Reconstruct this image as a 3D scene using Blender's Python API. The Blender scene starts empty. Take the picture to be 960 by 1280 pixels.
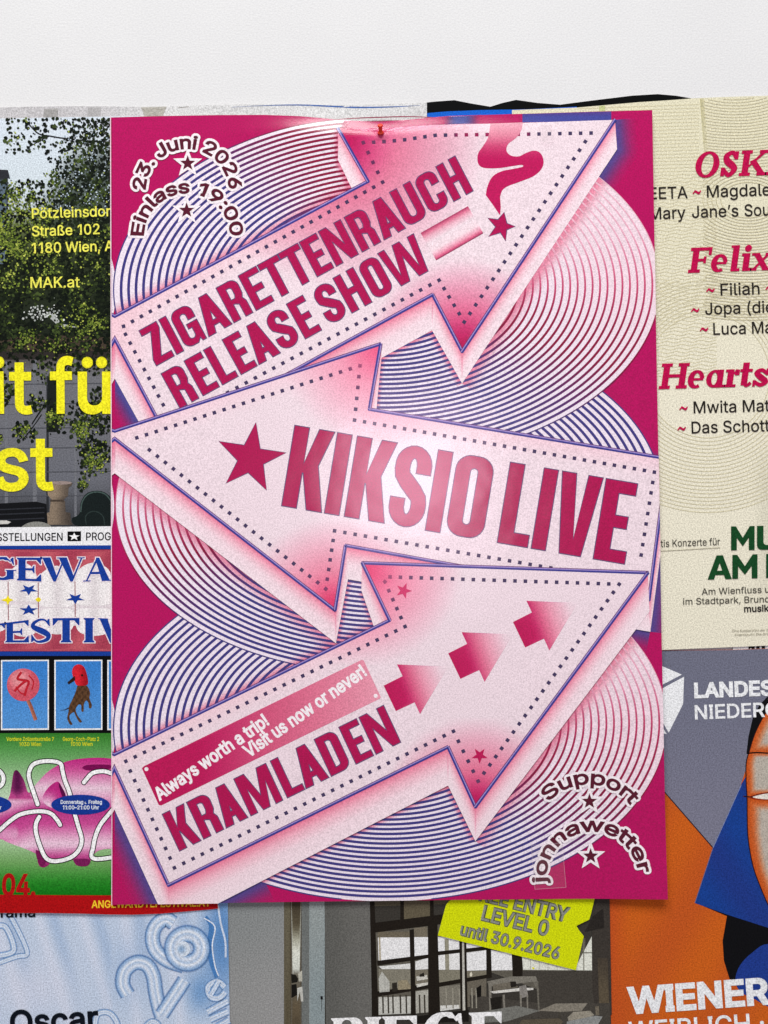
import bpy, math, random
from mathutils import Vector
from mathutils.geometry import delaunay_2d_cdt
R = math.radians
rnd = random.Random(7)
rnd2 = random.Random(3)
S = bpy.context.scene
COL = S.collection

# ---------------------------------------------------------------- camera
DIST, FPX, PITCH = 0.75, 1200.0, R(1.6)
cam_d = bpy.data.cameras.new('camera')
cam = bpy.data.objects.new('camera', cam_d)
COL.objects.link(cam)
cam_d.sensor_fit = 'AUTO'
cam_d.sensor_width = 36.0
cam_d.lens = 36.0 * FPX / 1280.0
cam_d.clip_start, cam_d.clip_end = 0.01, 100
cam.location = (0, -DIST, 0)
cam.rotation_euler = (R(90) + PITCH, 0, 0)
S.camera = cam

# ---------------------------------------------------------------- light
W = bpy.data.worlds.new('World')
S.world = W
W.use_nodes = True
bg = W.node_tree.nodes['Background']
bg.inputs[0].default_value = (0.93, 0.97, 1.0, 1)
bg.inputs[1].default_value = 0.25

def area(name, loc, target, sx, sy, power, color):
    d = bpy.data.lights.new(name, 'AREA')
    d.shape = 'RECTANGLE'; d.size = sx; d.size_y = sy
    d.energy = power; d.color = color
    o = bpy.data.objects.new(name, d); COL.objects.link(o)
    o.location = loc
    o.rotation_euler = (Vector(target) - Vector(loc)).to_track_quat('-Z', 'Y').to_euler()
    return o
area('ceiling_light', (-0.3, -1.9, 2.6), (0, 0, 0.0), 2.4, 1.2, 118, (0.985, 1.0, 0.965))
area('hall_light', (0.09, -2.0, 0.16), (0, 0, 0.03), 0.40, 0.30, 5.6, (1.0, 0.72, 0.86))

V = S.view_settings
V.view_transform = 'Standard'; V.look = 'None'; V.exposure = 0.0; V.gamma = 1.0
S.render.engine = 'CYCLES'
S.cycles.max_bounces = 6
S.cycles.transparent_max_bounces = 24

# ---------------------------------------------------------------- measuring: a point of the photograph to a point h metres off the wall
cp, sp = math.cos(PITCH), math.sin(PITCH)
def wp(px, py, h=0.0):
    a, b = (px - 480) / FPX, -(py - 640) / FPX
    dy = cp - b * sp
    t = (DIST - h) / dy
    return (a * t, -h, (sp + b * cp) * t)

def lin(c):
    c = c / 255.0
    return c / 12.92 if c <= 0.04045 else ((c + 0.055) / 1.055) ** 2.4
def mix(a, b, t):
    t = max(0.0, min(1.0, t))
    return tuple(x + (y - x) * t for x, y in zip(a, b))
def sstep(a, b, x):
    t = max(0.0, min(1.0, (x - a) / (b - a)))
    return t * t * (3 - 2 * t)
def ramp(stops, x):
    if x <= stops[0][0]: return stops[0][1]
    for (a, ca), (b, cb) in zip(stops, stops[1:]):
        if x <= b: return mix(ca, cb, (x - a) / (b - a))
    return stops[-1][1]

# ---------------------------------------------------------------- materials
def print_mat(name, rough, spec, grain=0.16, alpha=False, bump=0.0, coat=0.0, coat_rough=0.2):
    m = bpy.data.materials.new(name); m.use_nodes = True
    nt = m.node_tree; b = nt.nodes['Principled BSDF']
    at = nt.nodes.new('ShaderNodeAttribute'); at.attribute_name = 'ink'
    tc = nt.nodes.new('ShaderNodeTexCoord')
    nz = nt.nodes.new('ShaderNodeTexNoise'); nz.inputs['Scale'].default_value = 950; nz.inputs['Detail'].default_value = 1.0
    nt.links.new(tc.outputs['Object'], nz.inputs['Vector'])
    mr = nt.nodes.new('ShaderNodeMapRange')
    mr.inputs['From Min'].default_value = 0.25; mr.inputs['From Max'].default_value = 0.75
    mr.inputs['To Min'].default_value = 1 - grain; mr.inputs['To Max'].default_value = 1 + grain
    nt.links.new(nz.outputs['Fac'], mr.inputs['Value'])
    mx = nt.nodes.new('ShaderNodeVectorMath'); mx.operation = 'SCALE'
    nt.links.new(at.outputs['Color'], mx.inputs[0]); nt.links.new(mr.outputs[0], mx.inputs['Scale'])
    nt.links.new(mx.outputs[0], b.inputs['Base Color'])
    b.inputs['Roughness'].default_value = rough
    b.inputs['Specular IOR Level'].default_value = spec
    b.inputs['Coat Weight'].default_value = coat
    b.inputs['Coat Roughness'].default_value = coat_rough
    if bump:
        n2 = nt.nodes.new('ShaderNodeTexNoise'); n2.inputs['Scale'].default_value = 22; n2.inputs['Detail'].default_value = 2
        nt.links.new(tc.outputs['Object'], n2.inputs['Vector'])
        bp = nt.nodes.new('ShaderNodeBump'); bp.inputs['Strength'].default_value = bump; bp.inputs['Distance'].default_value = 0.002
        nt.links.new(n2.outputs['Fac'], bp.inputs['Height'])
        nt.links.new(bp.outputs[0], b.inputs['Normal']); nt.links.new(bp.outputs[0], b.inputs['Coat Normal'])
    if alpha:
        nt.links.new(at.outputs['Alpha'], b.inputs['Alpha'])
    return m
GLOSS = print_mat('glossy_print', 0.19, 0.5, 0.21, bump=0.26)
GLOSSA = print_mat('glossy_print_airbrush', 0.19, 0.5, 0.21, alpha=True, bump=0.26)
MATTE = print_mat('matte_print', 0.6, 0.05, 0.30, bump=0.08)
MATTEA = print_mat('matte_print_airbrush', 0.6, 0.05, 0.30, alpha=True, bump=0.08)
GROUND = print_mat('paper_stock', 0.6, 0.25, 0.16, bump=0.08)

# ---------------------------------------------------------------- flat print geometry, in photograph pixels
def ccw(p):
    a = sum(x0 * y1 - x1 * y0 for (x0, y0), (x1, y1) in zip(p, p[1:] + p[:1]))
    return p if a > 0 else p[::-1]
def clean(p):
    o = []
    for q in p:
        if not o or abs(q[0] - o[-1][0]) + abs(q[1] - o[-1][1]) > 1e-4: o.append((float(q[0]), float(q[1])))
    if len(o) > 1 and abs(o[0][0] - o[-1][0]) + abs(o[0][1] - o[-1][1]) < 1e-4: o.pop()
    return o
def tri(pos, neg=(), clip=None, pts=()):
    """union of pos, less neg, inside clip -> verts, triangles"""
    vs, fs, kind = [], [], []
    for k, grp in ((1, pos), (2, neg), (3, [clip] if clip else [])):
        for p in grp:
            p = ccw(clean(p))
            if len(p) < 3: continue
            n = len(vs); vs += [Vector(q) for q in p]; fs.append(list(range(n, n + len(p)))); kind.append(k)
    vs += [Vector(q) for q in pts]
    v, e, f, ov, oe, of = delaunay_2d_cdt(vs, [], fs, 1, 1e-5, True)
    keep = []
    for fc, o in zip(f, of):
        ks = {kind[i] for i in o}
        if 1 in ks and 2 not in ks and (clip is None or 3 in ks): keep.append(fc)
    used = sorted({i for fc in keep for i in fc}); ix = {u: i for i, u in enumerate(used)}
    return [(v[u].x, v[u].y) for u in used], [[ix[i] for i in fc] for fc in keep]
def grid(x0, x1, y0, y1, s, sy=None):
    sy = sy or s
    nx, ny = max(1, round((x1 - x0) / s)), max(1, round((y1 - y0) / sy))
    return [(x0 + (x1 - x0) * (i + 0.5 + 0.13 * ((j * 7) % 3 - 1)) / nx, y0 + (y1 - y0) * (j + 0.5) / ny) for i in range(nx) for j in range(ny)]
def bbox(ps):
    xs = [q[0] for p in ps for q in p]; ys = [q[1] for p in ps for q in p]
    return min(xs), max(xs), min(ys), max(ys)
def inpoly(p, x, y):
    c = False
    for (x0, y0), (x1, y1) in zip(p, p[1:] + p[:1]):
        if (y0 > y) != (y1 > y) and x < (x1 - x0) * (y - y0) / (y1 - y0) + x0: c = not c
    return c
class Geo:
    def __init__(self): self.v, self.c, self.f, self.z = [], [], [], []
    def raw(self, vs, fs, col, z=0.0):
        n = len(self.v)
        for i, q in enumerate(vs):
            c = col(q[0], q[1]) if callable(col) else col
            self.v.append(q); self.c.append(c); self.z.append(z)
        self.f += [[n + i for i in f] for f in fs]
        return self
    def fill(self, pos, col, neg=(), clip=None, step=None, z=0.0):
        pts = ()
        if step:
            x0, x1, y0, y1 = bbox(pos)
            if clip:
                a0, a1, b0, b1 = bbox([clip]); x0, x1, y0, y1 = max(x0, a0), min(x1, a1), max(y0, b0), min(y1, b1)
            pts = [q for q in grid(x0, x1, y0, y1, step) if any(inpoly(p, *q) for p in pos)]
        return self.raw(*tri(pos, neg, clip, pts), col, z)
    def quads(self, rows):
        """rows of cross-sections [(pt,col),...] joined into a ribbon"""
        n = len(self.v); k = len(rows[0])
        for r in rows:
            for q, c in r: self.v.append(q); self.c.append(c); self.z.append(0.0)
        for i in range(len(rows) - 1):
            for j in range(k - 1):
                a = n + i * k + j
                self.f.append([a, a + 1, a + k + 1, a + k])
        return self
def circle(cx, cy, rx, ry=None, n=40, rot=0.0):
    ry = rx if ry is None else ry
    return [(cx + rx * math.cos(t) * math.cos(rot) - ry * math.sin(t) * math.sin(rot), cy + rx * math.cos(t) * math.sin(rot) + ry * math.sin(t) * math.cos(rot)) for t in (2 * math.pi * i / n for i in range(n))]
def stroke(path, w, closed=False, miter=True):
    """one outline round a centre line; w = width or a width per point"""
    p = clean(path); n = len(p)
    ws = [w] * n if not isinstance(w, (list, tuple)) else list(w)
    if len(ws) != n: ws = [ws[min(len(ws) - 1, int(i * len(ws) / n))] for i in range(n)]
    L, Rr = [], []
    for i in range(n):
        a = p[i - 1] if (i > 0 or closed) else None
        b = p[(i + 1) % n] if (i < n - 1 or closed) else None
        d = []
        if a: d.append((p[i][0] - a[0], p[i][1] - a[1]))
        if b: d.append((b[0] - p[i][0], b[1] - p[i][1]))
        d = [(x / math.hypot(x, y), y / math.hypot(x, y)) for x, y in d]
        tx, ty = sum(x for x, y in d), sum(y for x, y in d)
        l = math.hypot(tx, ty) or 1.0; tx, ty = tx / l, ty / l
        k = 1.0
        if len(d) == 2 and miter:
            k = 1.0 / max(0.35, tx * d[0][0] + ty * d[0][1])
        h = ws[i] / 2 * k
        L.append((p[i][0] - ty * h, p[i][1] + tx * h)); Rr.append((p[i][0] + ty * h, p[i][1] - tx * h))
    if closed: return L, Rr
    return L + Rr[::-1]
def smooth(pts, n=8, closed=False):
    o = []; m = len(pts)
    for i in range(m if closed else m - 1):
        g = lambda k: pts[k % m] if closed else pts[max(0, min(m - 1, k))]
        a, b, c, d = g(i - 1), g(i), g(i + 1), g(i + 2)
        for j in range(n):
            t = j / n
            o.append(tuple(0.5 * (2 * b[q] + (c[q] - a[q]) * t + (2 * a[q] - 5 * b[q] + 4 * c[q] - d[q]) * t * t + (3 * b[q] - a[q] - 3 * c[q] + d[q]) * t ** 3) for q in (0, 1)))
    if not closed: o.append(tuple(pts[-1]))
    return o
def star(cx, cy, r, rot=0.0, inner=0.40, sy=1.0):
    return [(cx + (r if k % 2 == 0 else r * inner) * math.sin(rot + k * math.pi / 5), cy - sy * (r if k % 2 == 0 else r * inner) * math.cos(rot + k * math.pi / 5)) for k in range(10)]
def dots(g, path, col, size=4.5, step=12.85, closed=False):
    pts = path + [path[0]] if closed else path
    for (x0, y0), (x1, y1) in zip(pts, pts[1:]):
        l = math.hypot(x1 - x0, y1 - y0); n = max(1, round(l / step)); tx, ty = (x1 - x0) / l, (y1 - y0) / l
        for i in range(n):
            cx, cy = x0 + (x1 - x0) * i / n, y0 + (y1 - y0) * i / n
            h = size / 2
            q = [(cx + tx * a - ty * b, cy + ty * a + tx * b) for a, b in ((-h, -h), (h, -h), (h, h), (-h, h))]
            g.raw(q, [[0, 1, 2, 3]], col)

# ---------------------------------------------------------------- lettering
FONTS = {}
def font(name):
    if name not in FONTS:
        f = None
        try:
            import os
            p = os.path.join(bpy.utils.system_resource('DATAFILES'), 'fonts', name)
            f = bpy.data.fonts.load(p)
        except Exception:
            f = None
        FONTS[name] = f
    return FONTS[name]
TXT = {}
def covered(v, f, pos):
    bb = [(min(q[0] for q in p), max(q[0] for q in p), min(q[1] for q in p), max(q[1] for q in p), p) for p in pos]
    out = []
    for t in f:
        x, y = sum(v[i][0] for i in t) / len(t), sum(v[i][1] for i in t) / len(t)
        if any(a <= x <= b and c <= y <= d and inpoly(p, x, y) for a, b, c, d, p in bb): out.append(t)
    return out
def fatten(v, f, w):
    """grow flat glyphs by w all round (round corners): union of the faces and a band along their rim"""
    v0, f0 = v, f
    K = 40.0 / max(1e-6, max(q[1] for q in v) - min(q[1] for q in v))
    v = [(x * K, y * K) for x, y in v]; w = w * K; big = w / K >= 1.5
    cnt = {}
    for t in f:
        for i, j in zip(t, t[1:] + t[:1]): cnt[(i, j)] = 1
    rim = [(i, j) for (i, j) in cnt if (j, i) not in cnt]
    nxt = {i: j for i, j in rim}
    pos = [[v[i] for i in t] for t in f]
    for i, j in rim:
        (x0, y0), (x1, y1) = v[i], v[j]
        l = math.hypot(x1 - x0, y1 - y0)
        if l < 1e-6: continue
        nx, ny = (y1 - y0) / l * w, -(x1 - x0) / l * w
        j_ = [1 + (rnd2.random() - .5) * .02 for _ in range(4)]
        pos.append([(x0 + nx * j_[0], y0 + ny * j_[0]), (x1 + nx * j_[1], y1 + ny * j_[1]), (x1 - nx * j_[2], y1 - ny * j_[2]), (x0 - nx * j_[3], y0 - ny * j_[3])])
        k = nxt.get(j)
        if k is not None:
            (x2, y2) = v[k]; l2 = math.hypot(x2 - x1, y2 - y1)
            if l2 > 1e-6:
                c = ((x1 - x0) * (x2 - x1) + (y1 - y0) * (y2 - y1)) / (l * l2)
                if big and c < .9995: pos.append(circle(x1, y1, w, n=10, rot=.1))
                elif not big and c < .95:
                    mx, my = (y2 - y1) / l2 * w, -(x2 - x1) / l2 * w
                    if (x1 - x0) * (y2 - y1) - (y1 - y0) * (x2 - x1) > 0 and c > -.72:      # sharp outer corner
                        q = 1 / (1 + c)
                        pos.append([(x1, y1), (x1 + nx, y1 + ny), (x1 + (nx + mx) * q, y1 + (ny + my) * q), (x1 + mx, y1 + my)])
                    else: pos.append(circle(x1, y1, w, n=8, rot=.1))
    A = lambda v_, f_: sum(abs(sum(v_[i][0] * v_[j][1] - v_[j][0] * v_[i][1] for i, j in zip(t, t[1:] + t[:1]))) for t in f_) / 2
    tot = sum(A(p, [list(range(len(p)))]) for p in pos)
    for _ in range(6):      # a triangulation that spills over is done again on slightly shaken points
        try:
            r = tri(pos)
            if r[1] and A(*r) <= tot * 1.0001:
                ok = covered(r[0], r[1], pos)
                if A(r[0], ok) > .9995 * A(*r) or _ == 5:
                    return [(x / K, y / K) for x, y in r[0]], ok
        except Exception:
            pass
        pos = [[(x + (rnd2.random() - .5) * .01, y + (rnd2.random() - .5) * .01) for x, y in p] for p in pos]
    return v0, f0
def islands(v, f):
    par = list(range(len(v)))
    def root(i):
        while par[i] != i: par[i] = par[par[i]]; i = par[i]
        return i
    for t in f:
        for i in t[1:]: par[root(i)] = root(t[0])
    isl = {}
    for t in f: isl.setdefault(root(t[0]), []).append(t)
    return list(isl.values())
def glyphs(s, bold=0.0, fnt='Inter.woff2', space=1.0, raw=False):
    key = (s, bold, fnt, space, raw)
    if key in TXT: return TXT[key]
    bold = bold or .0015
    if not raw:
        V, F = [], []
        v, f = glyphs(s, 0.0, fnt, space, True)
        groups = []
        for x in islands(v, f):
            xs = [v[i][0] for t in x for i in t]; a, b = min(xs), max(xs)
            hit = [q for q in groups if q[0] < b + 2 * bold and q[1] > a - 2 * bold]
            m = [a, b, [x]]
            for q in hit: m = [min(m[0], q[0]), max(m[1], q[1]), m[2] + q[2]]; groups.remove(q)
            groups.append(m)
        groups = [q[2] for q in groups]
        for grp in groups:
            fs = [t for x in grp for t in x]
            vv, ff = fatten(v, fs, bold)
            n = len(V); V += vv; F += [[n + i for i in t] for t in ff]
        TXT[key] = (V, F)
        return TXT[key]
    cu = bpy.data.curves.new('t', 'FONT'); cu.body = s; cu.resolution_u = 3; cu.space_character = space
    f = font(fnt)
    if f: cu.font = f
    ob = bpy.data.objects.new('t', cu); COL.objects.link(ob)
    dg = bpy.context.evaluated_depsgraph_get(); dg.update()
    cv = ob.to_curve(dg, apply_modifiers=False)
    con = []
    for sp in cv.splines:
        bp = sp.bezier_points; n = len(bp); p = []
        for i in range(n):
            A, B = bp[i], bp[(i + 1) % n]
            k0, k1, k2, k3 = A.co, A.handle_right, B.handle_left, B.co
            ch = (k3 - k0).length
            bend = (abs((k1 - k0).cross(k3 - k0).length) + abs((k2 - k0).cross(k3 - k0).length)) / max(ch, 1e-9)
            m = 1 if bend < 1e-4 else 3
            for j in range(m):
                t = j / m; q = k0 * (1 - t) ** 3 + k1 * 3 * t * (1 - t) ** 2 + k2 * 3 * t * t * (1 - t) + k3 * t ** 3
                p.append((q.x * 40, q.y * 40))
        p = clean(p)
        if len(p) > 2: con.append((sum(x0 * y1 - x1 * y0 for (x0, y0), (x1, y1) in zip(p, p[1:] + p[:1])) / 2, p))
    ob.to_curve_clear()
    bpy.data.objects.remove(ob); bpy.data.curves.remove(cu)
    v, f = [], []
    if con:
        sg = max(con, key=lambda q: abs(q[0]))[0] > 0
        out_ = [q[1] for q in con if (q[0] > 0) == sg]; hol = [q[1] for q in con if (q[0] > 0) != sg]
        grp = []
        for p in out_:
            x0, x1, y0, y1 = bbox([p]); hit = [q for q in grp if q[0] < x1 and q[1] > x0]
            m = [x0, x1, [p]]
            for q in hit: m = [min(m[0], q[0]), max(m[1], q[1]), m[2] + q[2]]; grp.remove(q)
            grp.append(m)
        for x0, x1, ps in grp:
            hs = [h for h in hol if any(inpoly(p, *h[0]) for p in ps)]
            vv, ff = tri(ps, hs); n = len(v)
            v += [(x / 40, y / 40) for x, y in vv]
            for t in ff:
                ar = sum(vv[i][0] * vv[j][1] - vv[j][0] * vv[i][1] for i, j in zip(t, t[1:] + t[:1]))
                f.append([n + i for i in (t if ar > 0 else t[::-1])])
    v, f = plain(s, v, f, fnt)
    TXT[key] = (v, f)
    return TXT[key]
def plain(s, v, f, fnt):
    """take the feet off the capital I and the figure 1"""
    if 'Inter' not in fnt or not font(fnt) or not ({'I', '1'} & set(s)) or s in 'I1': return v, f
    out = list(v); cuts = []
    for ch in 'I1':
        if ch not in s: continue
        gv, gf = glyphs(ch, 0.0, fnt, 1.0, True)
        gx = min(q[0] for q in gv); W_ = max(q[0] for q in gv) - gx; hh = max(q[1] for q in gv)
        for t in islands(v, f):
            ids = sorted({i for k in t for i in k})
            if len(ids) != len(gv): continue
            if max(abs(a - b) for a, b in zip(sorted(v[i][1] for i in ids), sorted(q[1] for q in gv))) > 1e-3: continue
            x0 = min(v[i][0] for i in ids); x1 = max(v[i][0] for i in ids)
            if abs(x1 - x0 - W_) > 1e-3 or abs(max(v[i][1] for i in ids) - hh) > 1e-3: continue
            mid = [v[i][0] for i in ids if .15 < v[i][1] / hh < .6] or None
            if ch == 'I': lo, hi = (x0 + x1) / 2 - .052, (x0 + x1) / 2 + .052
            else:
                st = sorted({round(q[0], 3) for q in (v[i] for i in ids) if q[1] > .05 * hh and q[1] < .75 * hh})
                c = [q for q in st if q > x0 + .25 * W_]
                hi = max(q[0] for q in (v[i] for i in ids) if q[1] > .9 * hh); lo = hi - .102
            cuts.append((x0, x1, max(0, lo - x0) * .75 if ch == 'I' else 0, (x1 - hi) * .75))
            for i in ids:
                if ch == 'I' or v[i][1] < .16 * hh: out[i] = (min(max(v[i][0], lo), hi), v[i][1])
    out = [(q[0] - sum((a if v[i][0] > x0 - 1e-4 else 0) + (b if v[i][0] > x1 + 1e-4 else 0) for x0, x1, a, b in cuts), q[1]) for i, q in enumerate(out)]
    ff = [t for t in f if abs(sum(out[i][0] * out[j][1] - out[j][0] * out[i][1] for i, j in zip(t, t[1:] + t[:1]))) > 1e-9]
    return out, ff
CAP = {}
def text(g, s, p0, p1, cap, col, bold=0.0, shear=0.0, z=0.0, fnt='Inter.woff2', space=1.0):
    """ink from p0 to p1 along the baseline, capitals cap px high"""
    v, f = glyphs(s, bold, fnt, space)
    if not v: return g
    if (fnt,) not in CAP: CAP[(fnt,)] = max(q[1] for q in glyphs('H', 0.0, fnt, 1.0, True)[0])
    x0 = min(q[0] for q in v); x1 = max(q[0] for q in v)
    L = math.hypot(p1[0] - p0[0], p1[1] - p0[1]); ux, uy = (p1[0] - p0[0]) / L, (p1[1] - p0[1]) / L
    sx = L / (x1 - x0); sy = cap / CAP[(fnt,)]
    out = []
    for x, y in v:
        a, b = (x - x0) * sx + shear * y * sy, y * sy
        out.append((p0[0] + ux * a + uy * b, p0[1] + uy * a - ux * b))
    return g.raw(out, f, col, z)
def arctext(g, s, cx, cy, r, a0, a1, cap, col, bold, z=0.0, ref=None):
    """bent round (cx,cy); baseline radius r; ink between the angles a0..a1 (degrees from straight up)"""
    v, f = glyphs(s, raw=True)
    if 'Inter' not in CAP: CAP['Inter'] = max(q[1] for q in glyphs('H', 0.0, raw=True)[0])
    x0 = min(q[0] for q in v); x1 = max(q[0] for q in v); sy = cap / CAP['Inter']
    out = []
    for x, y in v:
        t = R(a0 + (a1 - a0) * (x - x0) / (x1 - x0)); rr = r + y * sy
        out.append((cx + rr * math.sin(t), cy - rr * math.cos(t)))
    fl = lambda t: t if sum(out[i][0] * out[j][1] - out[j][0] * out[i][1] for i, j in zip(t, t[1:] + t[:1])) > 0 else t[::-1]
    k = 0
    for t in islands(out, [fl(t) for t in f]):
        vv, ff = fatten(out, t, bold)
        g.raw(vv, ff, col, z + .000012 * (k % 3)); k += 1
    return g

def arc(cx, cy, rx, ry, a0, a1, n=7):
    return [(cx + rx * math.cos(R(a0 + (a1 - a0) * i / n)), cy + ry * math.sin(R(a0 + (a1 - a0) * i / n))) for i in range(n + 1)]
def rrect(x0, y0, x1, y1, rx, ry):
    return arc(x1 - rx, y1 - ry, rx, ry, 0, 90) + arc(x0 + rx, y1 - ry, rx, ry, 90, 180) + arc(x0 + rx, y0 + ry, rx, ry, 180, 270) + arc(x1 - rx, y0 + ry, rx, ry, 270, 360)
def block(ch, w, s, hs):
    """condensed block capital, height 1, width w -> outline, holes"""
    ro = min(w * 0.40, 0.21); ri = max(0.02, min(ro * 0.62, w / 2 - s))
    if ch == 'I': return [(0, 0), (w, 0), (w, 1), (0, 1)], []
    if ch == 'L': return [(0, 0), (w, 0), (w, hs), (s, hs), (s, 1), (0, 1)], []
    if ch == 'E': return [(0, 0), (w, 0), (w, hs), (s, hs), (s, .5 - hs / 2), (w * .88, .5 - hs / 2), (w * .88, .5 + hs / 2), (s, .5 + hs / 2), (s, 1 - hs), (w, 1 - hs), (w, 1), (0, 1)], []
    if ch == 'F': return [(0, 0), (s, 0), (s, .5 - hs / 2), (w * .88, .5 - hs / 2), (w * .88, .5 + hs / 2), (s, .5 + hs / 2), (s, 1 - hs), (w, 1 - hs), (w, 1), (0, 1)], []
    if ch == 'T': return [(w / 2 - s / 2, 0), (w / 2 + s / 2, 0), (w / 2 + s / 2, 1 - hs), (w, 1 - hs), (w, 1), (0, 1), (0, 1 - hs), (w / 2 - s / 2, 1 - hs)], []
    if ch == 'H': return [(0, 0), (s, 0), (s, .5 - hs / 2), (w - s, .5 - hs / 2), (w - s, 0), (w, 0), (w, 1), (w - s, 1), (w - s, .5 + hs / 2), (s, .5 + hs / 2), (s, 1), (0, 1)], []
    if ch == 'N': return [(0, 0), (s * .95, 0), (s * .95, .60), (w - s * 1.05, 0), (w, 0), (w, 1), (w - s * .95, 1), (w - s * .95, .42), (s * 1.05, 1), (0, 1)], []
    if ch == 'Z': return [(0, 0), (w, 0), (w, hs), (s * 1.15, hs), (w, 1 - hs * 1.05), (w, 1), (w * .04, 1), (w * .04, 1 - hs), (w - s * 1.2, 1 - hs), (0, hs * 1.05)], []
    if ch == 'K': return [(0, 0), (s, 0), (s, .44), (s * 1.05, .44), (w - s * 1.05, 0), (w, 0), (w * .735, .555), (w, 1), (w - s * 1.03, 1), (s, .56), (s, 1), (0, 1)], []
    if ch == 'V': return [(w / 2 - s * .72, 0), (w / 2 + s * .72, 0), (w, 1), (w - s * .97, 1), (w / 2 + .01, .20), (s * .97, 1), (0, 1)], []
    if ch == 'W':
        q = w / 4; a = s * .62
        return [(q - a, 0), (q + a, 0), (w / 2, .62), (3 * q - a, 0), (3 * q + a, 0), (w, 1), (w - s * .9, 1), (3 * q, .24), (w / 2 + s * .5, 1), (w / 2 - s * .5, 1), (q, .24), (s * .9, 1), (0, 1)], []
    if ch == 'M': return [(0, 0), (s * .92, 0), (s * .92, .62), (w / 2 - s * .45, 0), (w / 2 + s * .45, 0), (w - s * .92, .62), (w - s * .92, 0), (w, 0), (w, 1), (w - s * 1.3, 1), (w / 2, .36), (s * 1.3, 1), (0, 1)], []
    if ch == 'A':
        t = s * .57; k = w / 2 - t
        X = lambda y: k * y
        il = lambda y: X(y) + s * 1.06
        ya = (w / 2 - s * 1.06) / k
        o = [(0, 0), (il(0), 0), (il(.19), .19), (w - il(.19), .19), (w - il(0), 0), (w, 0), (w / 2 + t, 1), (w / 2 - t, 1)]
        return o, [[(il(.33), .33), (w - il(.33), .33), (w / 2, ya)]]
    if ch == 'O': return rrect(0, 0, w, 1, ro, ro), [rrect(s, hs, w - s, 1 - hs, ri, ri)]
    if ch == 'D': return [(0, 0)] + [(0, 1)][0:0] + arc(w - ro, ro, ro, ro, 270, 360) + arc(w - ro, 1 - ro, ro, ro, 0, 90) + [(0, 1)], [[(s, hs)] + arc(w - s - ri, hs + ri, ri, ri, 270, 360) + arc(w - s - ri, 1 - hs - ri, ri, ri, 0, 90) + [(s, 1 - hs)]]
    if ch == 'U': return [(w, 1), (w - s, 1)] + arc(w - s - ri, hs + ri, ri, ri, 360, 270) + arc(s + ri, hs + ri, ri, ri, 270, 180) + [(s, 1), (0, 1)] + arc(ro, ro, ro, ro, 180, 270) + arc(w - ro, ro, ro, ro, 270, 360), []
    if ch in 'CG':
        o = [(w, .63)] + arc(w - ro, 1 - ro, ro, ro, 0, 90) + arc(ro, 1 - ro, ro, ro, 90, 180) + arc(ro, ro, ro, ro, 180, 270)
        if ch == 'C': o += arc(w - ro, ro, ro, ro, 270, 360) + [(w, .37), (w - s, .37)] + arc(w - s - ri, hs + ri, ri, ri, 360, 270)
        else: o += [(w * .62, .0), (w * .78, .1), (w * .82, 0), (w, 0), (w, .55), (w * .48, .55), (w * .48, .42), (w - s, .42)] + arc(w - s - ri, hs + ri, ri, ri, 360, 270)
        return o + arc(s + ri, hs + ri, ri, ri, 270, 180) + arc(s + ri, 1 - hs - ri, ri, ri, 180, 90) + arc(w - s - ri, 1 - hs - ri, ri, ri, 90, 0) + [(w - s, .63)], []
    if ch in 'RP':
        o = [(0, 0), (s, 0), (s, .41), (w - s * 1.5, .41)]
        if ch == 'R': o += [(w - s * 1.02, .36), (w - s, 0), (w, 0), (w - s * .02, .36), (w - s * .30, .47)]
        else: o += [(w - s * .5, .41)]
        o += [(w - .01, .58)] + arc(w - ro, 1 - ro, ro, ro, 0, 90) + [(0, 1)]
        return o, [[(s, .54), (w - s - ri * .5, .54), (w - s, .62)] + arc(w - s - ri, 1 - hs - ri, ri, ri, 0, 90) + [(s, 1 - hs)]]
    if ch == 'S':
        h = hs / 2; q = s / 2; rx = w / 2 - q
        p = [(w - q, .665), (w - q, .76)] + arc(w / 2, 1 - h - .17, rx, .17, 8, 172, 10) + [(q, .70)] + [(q * 1.15, .63), (w * .40, .545), (w * .60, .455), (w - q * 1.15, .37)] + [(w - q, .30)] + arc(w / 2, h + .17, rx, .17, -8, -172, 10) + [(q, .24), (q, .345)]
        n = len(p)
        ws = []
        for x, y in p:
            edge = abs(x - w / 2) / rx
            ws.append(hs + (s - hs) * min(1, edge ** 2) if (y > .8 or y < .2) else s * (.98 if y > .62 or y < .38 else 1.08))
        return stroke(p, ws), []
    return [(0, 0), (w, 0), (w, 1), (0, 1)], []
def heading(g, edge, letters, org, u, up, s, hs, col, ecol, ew=1.1):
    """letters: (char, start, end) in px along u from org; up = vector of one cap height"""
    h = math.hypot(*up)
    for ch, a, b in letters:
        w = (b - a) / h
        o, holes = block(ch, w, s, hs)
        T = lambda q: (org[0] + u[0] * (a + q[0] * h) + up[0] * q[1], org[1] + u[1] * (a + q[0] * h) + up[1] * q[1])
        o = [T(q) for q in o]; holes = [[T(q) for q in p] for p in holes]
        g.fill([o], col, holes, step=8)
        for p in [o] + holes:
            p = clean(p)
            A, B = stroke(p, ew, closed=True)
            n = len(A)
            edge.raw(A + B, [[i, (i + 1) % n, n + (i + 1) % n, n + i] for i in range(n)], ecol)

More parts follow.
